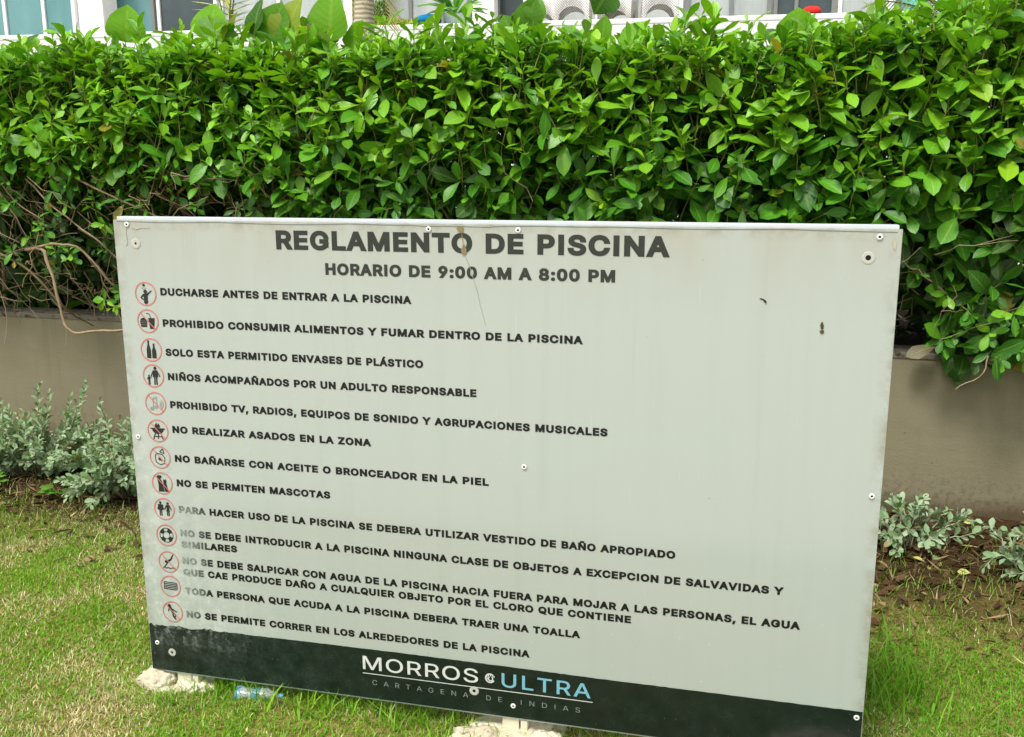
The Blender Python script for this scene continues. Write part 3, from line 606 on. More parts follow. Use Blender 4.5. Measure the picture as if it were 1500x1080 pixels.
# a heavier G: the C outline with a squared spur, merged by winding
_c = GLYPHS['C'][1][0]; _sg = 1 if sum(_c[i][2]*_c[(i+1) % len(_c)][3]-_c[(i+1) % len(_c)][2]*_c[i][3] for i in range(len(_c))) > 0 else -1
GLYPHS['G'] = (528, [_c] + [[[x, y]*3 for x, y in q[::_sg]] for q in ([(300, 205), (468, 205), (468, 262), (300, 262)], [(412, 80), (468, 80), (468, 262), (412, 262)])])
_gc = {}
def glyph(ch, fat):
    """outline of one letter, thickened by `fat`, as vertices and triangles"""
    if (ch, fat) in _gc: return _gc[ch, fat]
    loops = []
    for pts in GLYPHS[ch][1]:
        P = []
        n = len(pts)
        for i in range(n):
            a, b = pts[i], pts[(i+1) % n]
            p0, p1, p2, p3 = [np.array(q, float) for q in (a[2:4], a[4:6], b[0:2], b[2:4])]
            ch_ = p3-p0
            dev = abs(np.cross(ch_, p1-p0)) + abs(np.cross(ch_, p2-p0))
            m = 1 if dev < 2*np.linalg.norm(ch_)+1 else 5
            for t in np.arange(m)/m:
                P.append((1-t)**3*p0+3*(1-t)**2*t*p1+3*(1-t)*t*t*p2+t**3*p3)
        Q = [P[0]]
        for p in P[1:]:
            if np.linalg.norm(p-Q[-1]) > 2: Q.append(p)
        if np.linalg.norm(Q[0]-Q[-1]) < 2: Q.pop()
        loops.append(np.array(Q))
    area = lambda L: .5*np.sum(L[:, 0]*np.roll(L[:, 1], -1)-L[:, 1]*np.roll(L[:, 0], -1))
    ar = [area(L) for L in loops]; sg = np.sign(ar[int(np.argmax(np.abs(ar)))])
    out = []
    for L in loops:
        e = np.roll(L, -1, 0)-L; e /= np.linalg.norm(e, axis=1, keepdims=True)
        nn = np.stack([e[:, 1], -e[:, 0]], 1)*sg; pn = np.roll(nn, 1, 0)
        b = nn+pn; b /= np.maximum(np.linalg.norm(b, axis=1, keepdims=True), 1e-6)
        k = 1/np.maximum((b*nn).sum(1, keepdims=True), .45)
        out.append(L+b*k*fat)
    from mathutils.geometry import delaunay_2d_cdt
    vs, es, k = [], [], 0
    for L in out:
        vs += [Vector((p[0], p[1])) for p in L]; es += [(k+i, k+(i+1) % len(L)) for i in range(len(L))]; k += len(L)
    r = delaunay_2d_cdt(vs, es, [], 0, 1e-4)
    W = np.array([[p.x, p.y] for p in r[0]]); tr = np.array([list(f) for f in r[2] if len(f) == 3])
    cen = W[tr].mean(1); wn = np.zeros(len(tr))
    for L in out:                                   # non-zero winding: the outlines overlap
        a, b = L[None]-cen[:, None], np.roll(L, -1, 0)[None]-cen[:, None]
        wn += np.arctan2(a[..., 0]*b[..., 1]-a[..., 1]*b[..., 0], (a*b).sum(-1)).sum(1)
    _gc[ch, fat] = (W, tr[np.abs(wn) > 3])
    return _gc[ch, fat]
def text_mesh(s, x0, x1, zb, zb1, cap, y, fat, track=0, space=210, words=False):
    """a line of lettering from the outlines above, fitted between x0 and x1"""
    pen = 0; V = []; T = []; k = 0; wd = 0; W = []
    for ch in s:
        if ch == ' ': pen += space + track; wd += 1; continue
        v, t = glyph(ch, fat)
        V.append(v+np.array([pen, 0])); T.append(t+k); k += len(v); W += [wd]*len(t)
        pen += GLYPHS[ch][0] + track
    V = np.concatenate(V); T = np.concatenate(T)
    a, b = V[:, 0].min(), V[:, 0].max(); t = (V[:, 0]-a)/(b-a)
    out = np.stack([x0+t*(x1-x0), np.full(len(V), y), zb+(zb1-zb)*t+(V[:, 1]+fat)/(509+2*fat)*cap], 1)
    A, B, C3 = out[T[:, 0]], out[T[:, 1]], out[T[:, 2]]
    cr = (B[:, 0]-A[:, 0])*(C3[:, 2]-A[:, 2])-(B[:, 2]-A[:, 2])*(C3[:, 0]-A[:, 0])
    T = np.where((cr < 0)[:, None], T[:, ::-1], T)
    if words: return [mesh_np('text', out, [T[np.array(W) == q]], False) for q in range(wd+1)]
    return mesh_np('text', out, [T], False)

def trim(o):
    """drop the vertices no letter uses"""
    bm = bmesh.new(); bm.from_mesh(o.data)
    bmesh.ops.delete(bm, geom=[v for v in bm.verts if not v.link_faces], context='VERTS'); bm.to_mesh(o.data); bm.free()
TX = [("REGLAMENTO DE PISCINA", 0.4315,1.1807, 1.3427,1.1800, 0.0444),
("HORARIO DE 9:00 AM A 8:00 PM", 0.5531,1.1241, 1.2275,1.1234, 0.0272),
("DUCHARSE ANTES DE ENTRAR A LA PISCINA", 0.1150,1.0632, 0.7625,1.0622, 0.0183),
("PROHIBIDO CONSUMIR ALIMENTOS Y FUMAR DENTRO DE LA PISCINA", 0.1149,0.9860, 1.1594,0.9852, 0.0183),
("SOLO ESTA PERMITIDO ENVASES DE PLÁSTICO", 0.1160,0.9130, 0.7871,0.9138, 0.0183),
("NIÑOS ACOMPAÑADOS POR UN ADULTO RESPONSABLE", 0.1172,0.8514, 0.9142,0.8519, 0.0183),
("PROHIBIDO TV, RADIOS, EQUIPOS DE SONIDO Y AGRUPACIONES MUSICALES", 0.1176,0.7797, 1.2176,0.7785, 0.0183),
("NO REALIZAR ASADOS EN LA ZONA", 0.1183,0.7154, 0.6522,0.7164, 0.0183),
("NO BAÑARSE CON ACEITE O BRONCEADOR EN LA PIEL", 0.1188,0.6394, 0.9418,0.6404, 0.0183),
("NO SE PERMITEN MASCOTAS", 0.1188,0.5745, 0.5404,0.5758, 0.0183),
("PARA HACER USO DE LA PISCINA SE DEBERA UTILIZAR VESTIDO DE BAÑO APROPIADO", 0.1188,0.5034, 1.3760,0.5026, 0.0183),
("NO SE DEBE INTRODUCIR A LA PISCINA NINGUNA CLASE DE OBJETOS A EXCEPCION DE SALVAVIDAS Y", 0.1179,0.4393, 1.6151,0.4408, 0.0186),
("SIMILARES", 0.1178,0.4082, 0.2771,0.4098, 0.0183),
("NO SE DEBE SALPICAR CON AGUA DE LA PISCINA HACIA FUERA PARA MOJAR A LAS PERSONAS, EL AGUA", 0.1179,0.3634, 1.6541,0.3626, 0.0186),
("QUE CAE PRODUCE DAÑO A CUALQUIER OBJETO POR EL CLORO QUE CONTIENE", 0.1175,0.3318, 1.2802,0.3338, 0.0183),
("TODA PERSONA QUE ACUDA A LA PISCINA DEBERA TRAER UNA TOALLA", 0.1185,0.2794, 1.1622,0.2814, 0.0183),
("NO SE PERMITE CORRER EN LOS ALREDEDORES DE LA PISCINA", 0.1175,0.2132, 1.0404,0.2160, 0.0184)]
for i, (s, x0, z0, x1, z1, cap) in enumerate(TX):
    me = text_mesh(s, x0, x1, z0, z1, cap, FY-.0006, 45 if i else 41, 60 if i else 54, 215, i < 2)
    if i < 2:
        for q in me: trim(obj('heading_word', q, M_HEAD, panel))
    else: obj('text_line', me, M_TXT, panel)
obj('logo_word', text_mesh("MORROS", .6095, .9111, .1300, .1318, .0366, FY-.0012, 5, 30), M_WHITE, panel)
obj('logo_word', text_mesh("ULTRA", .9706, 1.1894, .1304, .1296, .0366, FY-.0012, 8, 60), M_BLUE, panel)
for q in text_mesh("CARTAGENA DE INDIAS", .6340, 1.1640, .0898, .0886, .0128, FY-.0012, -6, 520, 420, True): trim(obj('subtitle_word', q, M_GREYTXT, panel))
me = mesh_np('logo_rule', [(.6082, FY-.0012, .1183), (1.1939, FY-.0012, .1190), (1.1939, FY-.0012, .1210), (.6082, FY-.0012, .1203)], [np.array([[0, 1, 2, 3]])], False)
obj('logo_rule', me, M_WHITE, panel)

# flat printed figures: discs, bars and polygons in the plane of the panel
class Flat:
    def __init__(s, ox, oz, sc, y): s.o, s.sc, s.y, s.V, s.P = (ox, oz), sc, y, [], []
    def poly(s, pts):
        b = len(s.V)
        for x, z in pts: s.V.append((s.o[0]+x*s.sc, s.y, s.o[1]+z*s.sc))
        s.P.append(list(range(b, b+len(pts)))); s.y -= .00002
    def disc(s, x, z, r, n=20, rz=None): s.poly([(x+r*math.cos(6.2832*i/n), z+(rz or r)*math.sin(6.2832*i/n)) for i in range(n)])
    def bar(s, a, b, w0, w1=None):
        w1 = w0 if w1 is None else w1
        dx, dz = b[0]-a[0], b[1]-a[1]; L = math.hypot(dx, dz); nx, nz = -dz/L, dx/L
        s.poly([(a[0]+nx*w0/2, a[1]+nz*w0/2), (a[0]-nx*w0/2, a[1]-nz*w0/2), (b[0]-nx*w1/2, b[1]-nz*w1/2), (b[0]+nx*w1/2, b[1]+nz*w1/2)])
    def arc(s, x, z, r, w, a0=0, a1=360, n=40):
        for i in range(n):
            p, q = [math.radians(a0+(a1-a0)*(i+j)/n) for j in (0, 1)]
            s.poly([(x+(r-w)*math.cos(p), z+(r-w)*math.sin(p)), (x+r*math.cos(p), z+r*math.sin(p)),
                    (x+r*math.cos(q), z+r*math.sin(q)), (x+(r-w)*math.cos(q), z+(r-w)*math.sin(q))]); s.y += .00002
    def line(s, pts, w):
        for a, b in zip(pts[:-1], pts[1:]): s.bar(a, b, w)
    def build(s, name, mat, parent):
        me = bpy.data.meshes.new(name); me.from_pydata(s.V, [], s.P); me.update()
        return obj(name, me, mat, parent)
def person(f, x, z, h, arms=((-.5, -.1), (.5, -.1)), skirt=False):
    f.disc(x, z+.42*h, .095*h)
    f.poly([(x-.13*h, z+.31*h), (x+.13*h, z+.31*h), (x+(.17 if skirt else .1)*h, z-.08*h), (x-(.17 if skirt else .1)*h, z-.08*h)])
    for s, (ax, az) in zip((-1, 1), arms): f.bar((x+s*.11*h, z+.28*h), (x+ax*h*.55, z+az*h), .07*h)
    for s in (-1, 1): f.bar((x+s*.055*h, z-.06*h), (x+s*.065*h, z-.5*h), .085*h)
def fig(i, f):
    if i == 0:
        f.poly([(-.28, .62), (.02, .62), (-.06, .82), (-.2, .82)])
        for a, b in ((-.28, .48), (-.12, .5), (.02, .46), (-.2, .38), (-.04, .36)): f.disc(a, b, .035, 8)
        f.disc(-.02, .17, .17); f.bar((.1, -.1), (.56, .28), .17, .09); f.poly([(-.25, .0), (.2, .0), (.16, -.55), (-.18, -.55)])
        f.bar((-.2, -.06), (-.48, -.36), .13); f.bar((-.46, -.36), (-.2, -.5), .1); f.disc(-.02, -.66, .2)
    elif i == 1:
        f.poly([(-.72+.32*(1-math.cos(t)), .0+.26*math.sin(t)) for t in np.linspace(0, math.pi, 14)])
        f.bar((-.74, -.09), (-.06, -.09), .13); f.bar((-.72, -.25), (-.08, -.25), .13); f.poly([(-.72, -.35), (-.08, -.35), (-.14, -.52), (-.66, -.52)])
        f.poly([(.06, .26), (.66, .26), (.56, -.66), (.16, -.66)]); f.line([(.3, .26), (.18, .6), (-.12, .66)], .06)
    elif i == 2:
        for x, s in ((-.24, 1.0), (.26, .84)):
            f.poly([(x-.2, -.72), (x+.2, -.72), (x+.2, -.72+.75*s), (x+.09, -.72+1.12*s), (x-.09, -.72+1.12*s), (x-.2, -.72+.75*s)])
            f.bar((x, -.72+1.1*s), (x, -.72+1.4*s), .16); f.bar((x, -.72+1.42*s), (x, -.72+1.5*s), .2)
    elif i == 3:
        person(f, .2, .0, 1.55, ((-.52, -.05), (.5, -.05)), True); person(f, -.42, -.36, .85, ((-.4, .0), (.5, .2)))
    elif i == 4:
        f.disc(-.38, -.48, .2, 16, .16); f.bar((-.24, -.46), (-.24, .42), .08); f.bar((-.26, .4), (.14, .54), .16); f.bar((.12, -.3), (.12, .5), .08)
        f.disc(.0, -.32, .17, 16, .14)
        for r in (.22, .36, .5): f.arc(.26, -.05, r, .06, -55, 55, 10)
    elif i == 5:
        f.poly([(-.56*math.cos(t), .14-.44*math.sin(t)) for t in np.linspace(0, math.pi, 16)]); f.bar((-.7, .18), (.7, .18), .1)
        for a, b in (((-.26, -.2), (-.46, -.78)), ((.26, -.2), (.46, -.78)), ((.0, -.26), (.0, -.72))): f.bar(a, b, .1)
        f.bar((-.4, -.52), (.4, -.52), .08); f.poly([(-.24, .26), (-.28, .46), (-.1, .72), (-.04, .5), (.1, .66), (.24, .44), (.2, .26)])
    elif i == 6:
        o = [(-.34, .36), (.22, .26), (.46, .0), (.4, -.52), (-.02, -.66), (-.42, -.44), (-.46, .08)]
        f.line(o+o[:1], .07); f.disc(-.02, -.14, .15); f.line([(-.2, -.14), (.16, -.3)], .06)
        f.line([(.0, .5), (.3, .78), (.42, .36), (.0, .5)], .07)
    elif i == 7:
        f.poly([(-.52, .58), (-.36, .72), (-.04, .7), (.0, .52), (-.16, .42), (.02, .1), (.1, -.3), (.2, -.76), (-.4, -.78), (-.36, -.2), (-.44, .3), (-.5, .4)])
        f.poly([(.1, .3), (.18, .4), (.26, .28), (.36, .42), (.44, .24), (.4, .0), (.5, -.4), (.62, -.74), (.24, -.76), (.14, -.3), (.12, .04)])
    elif i == 8:
        person(f, -.36, .0, 1.3, ((-.42, -.05), (.42, -.05))); f.poly([(-.62, .4), (-.1, .4), (-.12, -.12), (-.6, -.12)])
        person(f, .36, .0, 1.25, ((-.5, -.05), (.5, -.05))); f.bar((.36, -.1), (.36, -.2), .36)
    elif i == 9:
        for a in (25, 115, 205, 295): f.arc(0, 0, .68, .36, a, a+50, 10)
        f.arc(0, 0, .68, .06, 0, 360, 40); f.arc(0, 0, .36, .06, 0, 360, 30)
    elif i == 10:
        f.disc(-.26, -.0, .13); f.bar((-.2, -.06), (.22, .24), .2, .16); f.bar((.2, .2), (.48, .7), .16, .09); f.bar((-.12, -.1), (-.44, -.5), .09)
        for x in (-.62, -.2, .22): f.line([(x, -.6), (x+.14, -.52), (x+.28, -.62), (x+.42, -.58)], .08)
    elif i == 11:
        for q, z in enumerate((.36, .2, .04, -.12, -.28)):
            f.bar((-.62, z), (.56 + .1*(q % 2), z-.04), .085)
            if q < 4: f.arc(.58, z-.1, .1, .05, -90, 90, 8)
        f.bar((-.64, .4), (-.64, -.32), .06)
    elif i == 12:
        f.disc(-.3, .56, .15); f.bar((-.28, .42), (.02, -.08), .3, .22); f.line([(-.2, .34), (.16, .14), (.42, -.02)], .1); f.line([(-.34, .3), (-.44, .0)], .1)
        f.line([(.0, -.08), (.02, -.44), (.3, -.74)], .14); f.line([(.02, -.06), (.26, -.28), (.16, -.62)], .12)
IC = [1.066, .9985, .9263, .8605, .7894, .7183, .6481, .579, .5099, .4381, .3645, .2966, .2243]
SLASH = {1, 4, 5, 6, 7, 10, 12}
for i, z in enumerate(IC):
    x = .0765 if i > 1 else .0737
    f = Flat(x, z, .0295, FY-.0011); f.arc(0, 0, 1.0, .085, 0, 360, 48)
    if i in SLASH: f.y = FY-.0011; f.bar((-.66, .68), (.66, -.68), .075)
    r = f.build('pictogram', M_RING, panel)
    f = Flat(x, z, .0295, FY-.0006); fig(i, f)
    f.build('figure', M_GREYTXT if i == 4 else M_FIG, r)
# small round shell emblem between the two words of the logo
f = Flat(.9415, .1490, .0128, FY-.0012)
f.arc(0, 0, 1, .28, 20, 330, 24); f.arc(.1, -.1, .55, .24, 120, 420, 16)
for a in (40, 80, 120, 160, 200): f.bar((.45*math.cos(math.radians(a)), .45*math.sin(math.radians(a))), (.95*math.cos(math.radians(a)), .95*math.sin(math.radians(a))), .2)
f.build('logo_emblem', M_WHITE, panel)

# rivets, drilled holes and dirt
M_RIV = plain('rivet_white', srgb(228, 230, 226), .3, .5, var=.1)
M_HOLE = plain('hole_dark', srgb(26, 24, 20), .8, .2)
M_RUST = plain('dirt_stain', srgb(128, 118, 84), .9, .1, var=.4, scale=200)
def lathe(prof, n=16):
    """profile (r, y) turned about the Y axis -> V, F"""
    V = []; F = []
    for r, y in prof:
        for j in range(n): V.append((r*math.cos(6.2832*j/n), y, r*math.sin(6.2832*j/n)))
    for i in range(len(prof)-1):
        for j in range(n): F.append([i*n+j, (i+1)*n+j, (i+1)*n+(j+1) % n, i*n+(j+1) % n])
    return V, np.array(F)
def rivet(x, z, r=.0065):
    V, F = lathe([(r, -.0012), (r*.95, -.0024), (r*.5, -.0034), (r*.42, -.0030), (r*.40, -.0016)])
    V = [(a+x, b, c+z) for a, b, c in V]
    rv = obj('rivet', mesh_np('rivet', V, [F]), M_RIV, panel)
    V, F = lathe([(r*.42, -.0020), (.0001, -.0020)])
    obj('rivet_hole', mesh_np('rivet_hole', [(a+x, b, c+z) for a, b, c in V], [F]), M_HOLE, rv)
for p in [(.0379, 1.2340), (1.7572, 1.2290), (.8072, 1.2323), (1.0127, 1.2326), (.0188, .6983), (1.7812, .6848), (1.0267, .6935), (.0227, .1294), (.9996, .0828), (1.7864, .1668)]:
    rivet(*p)
M_WASH = plain('worn_ring', srgb(180, 182, 170), .6, .3, var=.2, scale=150)
for x, z, r, h in [(.0579, 1.1886, .013, .003), (1.7384, 1.1872, .013, .0055), (.0648, .106, .011, .0035), (.9007, .1092, .012, .004)]:
    V, F = lathe([(r, -.0009), (r*.9, -.0013), (r*.62, -.0013), (r*.5, -.0011), (h, -.0011)], 20)
    wv = obj('worn_hole', mesh_np('worn_hole', [(a+x, b, c+z) for a, b, c in V], [F]), M_WASH, panel)
    V, F = lathe([(h, -.00115), (.0001, -.00115)])
    obj('hole', mesh_np('hole', [(a+x, b, c+z) for a, b, c in V], [F]), M_HOLE, wv)
def blob(name, x, z, rx, rz, mat, seed, y=-.0016, rot=0):
    pts = []
    for i in range(18):
        a = 6.2832*i/18; q = 1+.45*fnoise(math.cos(a)*1.4+seed, math.sin(a)*1.4, seed)
        px, pz = rx*q*math.cos(a), rz*q*math.sin(a)
        pts.append((x+px*math.cos(rot)-pz*math.sin(rot), y, z+px*math.sin(rot)+pz*math.cos(rot)))
    me = bpy.data.meshes.new(name); me.from_pydata(pts, [], [list(range(18))]); me.update()
    return obj(name, me, mat, panel)
blob('dirt_stain', .8893, 1.1880, .0065, .011, M_RUST, 1.3)
blob('dirt_stain', .8820, 1.2330, .008, .006, M_RUST, 4.3)
blob('dirt_stain', .8860, 1.2120, .0010, .014, M_RUST, 6.1, -.0014, .15)
blob('dirt_stain', 1.6583, 1.0450, .0035, .0075, plain('dirt_dark', srgb(74, 66, 44), .9, .1), 2.3)
blob('dirt_stain', 1.6590, 1.0330, .004, .004, plain('dirt_dark_b', srgb(84, 74, 50), .9, .1), 8.3)
blob('dirt_stain', 1.787, 1.215, .003, .010, plain('dirt_corner', srgb(176, 170, 150), .9, .1), 3.3)
tb = Tubes(4); tb.add([(1.531, -.001, 1.098), (1.537, -.001, 1.097), (1.541, -.001, 1.094), (1.544, -.001, 1.090)], .0008, .0022); tb.build('scuff_mark', M_HOLE, panel)
tb = Tubes(4); tb.add([(.889, -.0005, 1.18), (.902, -.0005, 1.15), (.911, -.0005, 1.12), (.918, -.0005, 1.10), (.924, -.0005, 1.07), (.932, -.0005, 1.04), (.937, -.0005, 1.02)], .0007, .0004)
tb.build('crack', plain('crack_grey', srgb(160, 162, 150), .8, .2), panel)
tb = Tubes(4); tb.add([(.05, -.0005, 1.226), (.062, -.0005, 1.222), (.078, -.0005, 1.226), (.1, -.0005, 1.225)], .0009, .0005)
tb.add([(.036, -.0005, 1.232), (.034, -.0005, 1.21), (.036, -.0005, 1.188), (.03, -.0005, 1.182)], .0009, .0006); tb.build('crack', plain('crack_tan', srgb(168, 162, 144), .8, .2), panel)
# legs: steel posts reaching into the concrete
M_POST = plain('post_cream', srgb(212, 208, 184), .6, .3, var=.12, scale=40)
for x in (.10, 1.0, 1.70):
    box_obj('leg', [((x-.03, .0065, -.2), (x+.012, .0125, .052)), ((x+.0165, .004, -.2), (x+.034, .03, .0425))], M_POST, sign, .002)

# ------------------------------------------------------------------ concrete footings
k = NT('rough_concrete'); v = k.coord()
n1 = k.noise(v, 14, 6, .65); n2 = k.noise(v, 70, 4)
c = k.mix(k.ramp(n1, [(.3, (0, 0, 0)), (.7, (1, 1, 1))]), srgb(176, 164, 136), srgb(222, 214, 194))
c = k.mix(k.maprange(n2, .58, .7, 0, .6), c, srgb(112, 95, 66))
k.set(c, .95, .15); k.bump(k.math('ADD', n1, k.math('MULTIPLY', n2, .5)), .8, .012)
M_CONC = k.m
def footing(label, lobes, loc):
    bm = bmesh.new()
    for q, (x, y, z, rx, ry, rz) in enumerate(lobes):
        g = bmesh.ops.create_icosphere(bm, subdivisions=5, radius=1)
        for vv in g['verts']:
            p = vv.co.copy(); s = 1 + .12*abs(noise.noise(p*5.5+Vector((2, q, 7)))) - .10*abs(noise.noise(p*2.6+Vector((q, 9, 4)))) + .26*noise.noise(p*1.3+Vector((q*3.1+loc[0]*7, 2, 5))) + .12*noise.noise(p*4+Vector((q, 1, 0))) + .05*noise.noise(p*11)
            cl = max(-1, min(1, 1)); vv.co = Vector((x+p.x*rx*s, y+p.y*ry*s, z+max(-.5, p.z)*rz*s))
    me = bpy.data.meshes.new('concrete_footing'); bm.to_mesh(me); bm.free()
    for p in me.polygons: p.use_smooth = True
    o = obj('concrete_footing', me, M_CONC); o.location = loc
    return tag(o, label, 'footing', 'concrete footings under the sign')
footing('pale two-lobed concrete lump at the lower corner of the sign beside the lawn', [(-.02, 0, .002, .058, .05, .048), (.085, .0, -.006, .054, .045, .034), (.03, -.02, -.026, .10, .05, .036)], (.03, .02, 0))
footing('wide pale concrete pad around the cream post under the middle of the sign', [(0, .05, -.02, .13, .1, .045), (-.08, -.02, -.02, .07, .05, .045), (.08, .0, -.02, .06, .05, .042)], (1.0, -.01, 0))
footing('low pale concrete hump under the lower right corner of the sign', [(0, .0, .0, .14, .05, .088), (.08, .02, -.01, .07, .05, .08)], (1.72, -.05, 0))

# ------------------------------------------------------------------ crushed bottle in the grass
bot = thing('plastic_bottle', 'crushed clear plastic bottle with blue label lying under the sign edge', 'bottle', (.285, .004, .013), .12)
def lathex(prof, n=14, dent=.0, seed=0):
    V = []; F = []
    for r, x in prof:
        for j in range(n):
            a = 6.2832*j/n; q = 1 + dent*fnoise(x*40+seed, math.cos(a)*1.5, math.sin(a)*1.5)
            V.append((x, r*q*math.cos(a), r*q*math.sin(a)*.75))
    for i in range(len(prof)-1):
        for j in range(n): F.append([i*n+j, i*n+(j+1) % n, (i+1)*n+(j+1) % n, (i+1)*n+j])
    return mesh_np('b', V, [np.array(F)])
k = NT('clear_plastic'); k.set(srgb(214, 226, 224), .18, .6); k.p.inputs['Transmission Weight'].default_value = .55; M_PET = k.m
M_BLU = plain('blue_plastic', srgb(84, 142, 166), .35, .5)
obj('body', lathex([(.001, -.03), (.019, -.03), (.022, -.022), (.019, -.008), (.022, .004), (.018, .016), (.021, .03), (.022, .05), (.014, .062), (.008, .07), (.007, .078)], 16, .35, 2), M_PET, bot)
obj('label_wrap', lathex([(.0235, .012), (.0225, .018), (.024, .03)], 16, .3, 2), M_BLU, bot)
obj('base_ring', lathex([(.0235, -.034), (.0245, -.03), (.0235, -.022)], 16, .15, 2), M_BLU, bot)
obj('cap', lathex([(.0001, .092), (.009, .092), (.0095, .09), (.0095, .08), (.008, .079)], 14), M_BLU, bot)

# ------------------------------------------------------------------ silver shrubs
def silver_shrub(label, cx, cy, spread, height, n, shoots, seed):
    r = np.random.default_rng(seed)
    t = thing('silver_shrub', label, 'shrub', (cx, cy, 0), 0, 'silver leaved shrubs along the planter wall')
    L = Leaves(); T = Tubes(4)
    def twig(P, l0, dens):
        P = np.array(P); T.add(P, .0034, .0014)
        seg = np.linalg.norm(np.diff(P, axis=0), axis=1).sum(); m = max(5, int(seg/.011*dens)); ph = r.uniform(0, 6)
        for i in range(m):
            f = .22+.78*i/(m-1); j = min(len(P)-2, int(f*(len(P)-1))); q = f*(len(P)-1)-j
            p = P[j]*(1-q)+P[j+1]*q; a = nrm(P[j+1]-P[j]); u = nrm(np.cross(a, (.2, .9, .3))); v2 = np.cross(a, u)
            an = ph+i*2.4; inc = 1.1 - .6*f
            d = a*math.cos(inc)+math.sin(inc)*(u*math.cos(an)+v2*math.sin(an))
            ll = l0*r.uniform(.7, 1.2)*(1-.35*max(0, f-.7)/.3)
            g = r.random(); c = np.array([.37, .47, .31])*(1-g)+np.array([.15, .28, .11])*g
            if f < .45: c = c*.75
            if r.random() < .06: c = np.array([.30, .24, .11])*r.uniform(.5, 1.1)
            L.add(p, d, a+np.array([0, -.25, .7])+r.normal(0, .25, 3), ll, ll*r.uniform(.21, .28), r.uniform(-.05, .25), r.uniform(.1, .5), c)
    for i in range(n):
        an = r.uniform(0, 6.28); q = math.sqrt(r.random())
        e = np.array([math.cos(an)*q*spread[0], math.sin(an)*q*spread[1], height*(.35+.75*r.random())*(1-.45*q*q)])
        b = e*np.array([.25, .25, 0]); b[2] = 0
        tt = np.linspace(0, 1, 6)[:, None]
        P = b+(e-b)*tt + np.array([0, 0, 1])*np.sin(tt*np.pi)*.04 + r.normal(0, .006, (6, 3))
        twig(P, .044, .85)
    for e in shoots:
        e = np.array(e)-np.array([cx, cy, 0]); b = np.array([e[0]*.35+r.normal(0, .03), e[1]*.3, height*.25]); tt = np.linspace(0, 1, 8)[:, None]
        twig(b+(e-b)*tt+r.normal(0, .004, (8, 3)), .042, .8)
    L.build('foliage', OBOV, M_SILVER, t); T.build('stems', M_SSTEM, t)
    return t
silver_shrub('bushy silver-green shrub with tall upright shoots at the far left', -1.58, 1.46, (.42, .30), .30, 90, [(-1.52, 1.45, .43), (-1.27, 1.45, .45), (-1.36, 1.45, .38), (-1.74, 1.45, .36), (-1.44, 1.42, .40)], 3)
silver_shrub('silver-green shrub half hidden behind the left edge of the sign', -1.0, 1.36, (.33, .34), .31, 95, [(-1.22, 1.45, .37), (-.92, 1.4, .33), (-1.2, 1.15, .10), (-1.0, 1.02, .05)], 4)
silver_shrub('sparse sprawling silver-green shrub touching the right edge of the sign', 2.12, 1.50, (.28, .16), .17, 24, [(2.05, 1.45, .21), (2.34, 1.42, .10), (2.06, 1.3, .05), (2.30, 1.5, .15)], 5)
silver_shrub('low bushy silver-green shrub at the right edge of the picture', 2.52, 1.30, (.24, .22), .20, 32, [(2.50, 1.4, .24), (2.34, 1.35, .16), (2.38, 1.2, .05)], 6)
# small broad-leaved weeds at the foot of the left shrubs
def weed(label, x, y, n, s):
    t = thing('weed', label, 'weed', (x, y, 0), 0, 'small green weeds in the bed')
    L = Leaves(); T = Tubes(4)
    for i in range(n):
        a = rng.uniform(0, 6.28); e = np.array([math.cos(a)*s*rng.uniform(.3, 1), math.sin(a)*s*rng.uniform(.3, 1), rng.uniform(.03, .08)])
        T.add(wig((0, 0, 0), e, 4, .004), .0014, .001)
        L.add(e, (math.cos(a), math.sin(a), .2), (0, 0, 1), .042, .02, .2, .1, np.array([.10, .27, .03])*rng.uniform(.8, 1.2))
    L.build('leaves', ROUND, M_BROAD, t); T.build('stems', M_STEM, t)
weed('bright green weed at the left border of the bed', -1.60, 1.17, 9, .06)
weed('bright green weed between the two left silver shrubs', -1.26, 1.22, 12, .07)

# ------------------------------------------------------------------ lawn and litter
def lawn_edge(x): return (1.02 if x < .9 else .70) + .14*fnoise(x*2.1, 5.0) + .06*fnoise(x*7, 2)
def grass_block(N, xr, yr, hmin, hmax, extra=None):
    X = rng.uniform(*xr, N); Y = rng.uniform(*yr, N)
    keep = np.zeros(N, bool); st = np.zeros(N)
    for i in range(N):
        x, y = X[i], Y[i]
        e = lawn_edge(x) - y
        pr = 1 if e > .18 else max(.02, (e+.22)/.40)
        s = fnoise(x*2.6, y*2.6, 2)*.9 + fnoise(x*7.5, y*7.5, 6)*.6
        st[i] = s
        if s > .35: pr *= .8
        keep[i] = rng.random() < pr
    return X[keep], Y[keep], st[keep], rng.uniform(hmin, hmax, keep.sum())
blocks = [grass_block(260000, (-2.3, .35), (-.75, 1.35), .006, .018), grass_block(50000, (.3, 1.75), (-.6, .7), .007, .02),
          grass_block(120000, (1.7, 3.1), (-.5, 1.3), .006, .018), grass_block(30000, (-3.2, 4.0), (-1.25, -.5), .01, .03)]
edgeN = 4200
xe = np.concatenate([rng.uniform(-2.3, -.5, edgeN//2), rng.uniform(1.75, 3.0, edgeN//2)]); ye = rng.normal(1.12, .22, edgeN)
blocks += [(xe, np.minimum(ye, 1.75), rng.uniform(-.5, .5, edgeN), rng.uniform(.012, .05, edgeN))]
def tuft(N, cx, cy, sx, sy, h0, h1, st=-.6):
    X = rng.normal(cx, sx, N); Y = rng.normal(cy, sy, N)
    return X, Y, np.full(N, st), rng.uniform(h0, h1, N)
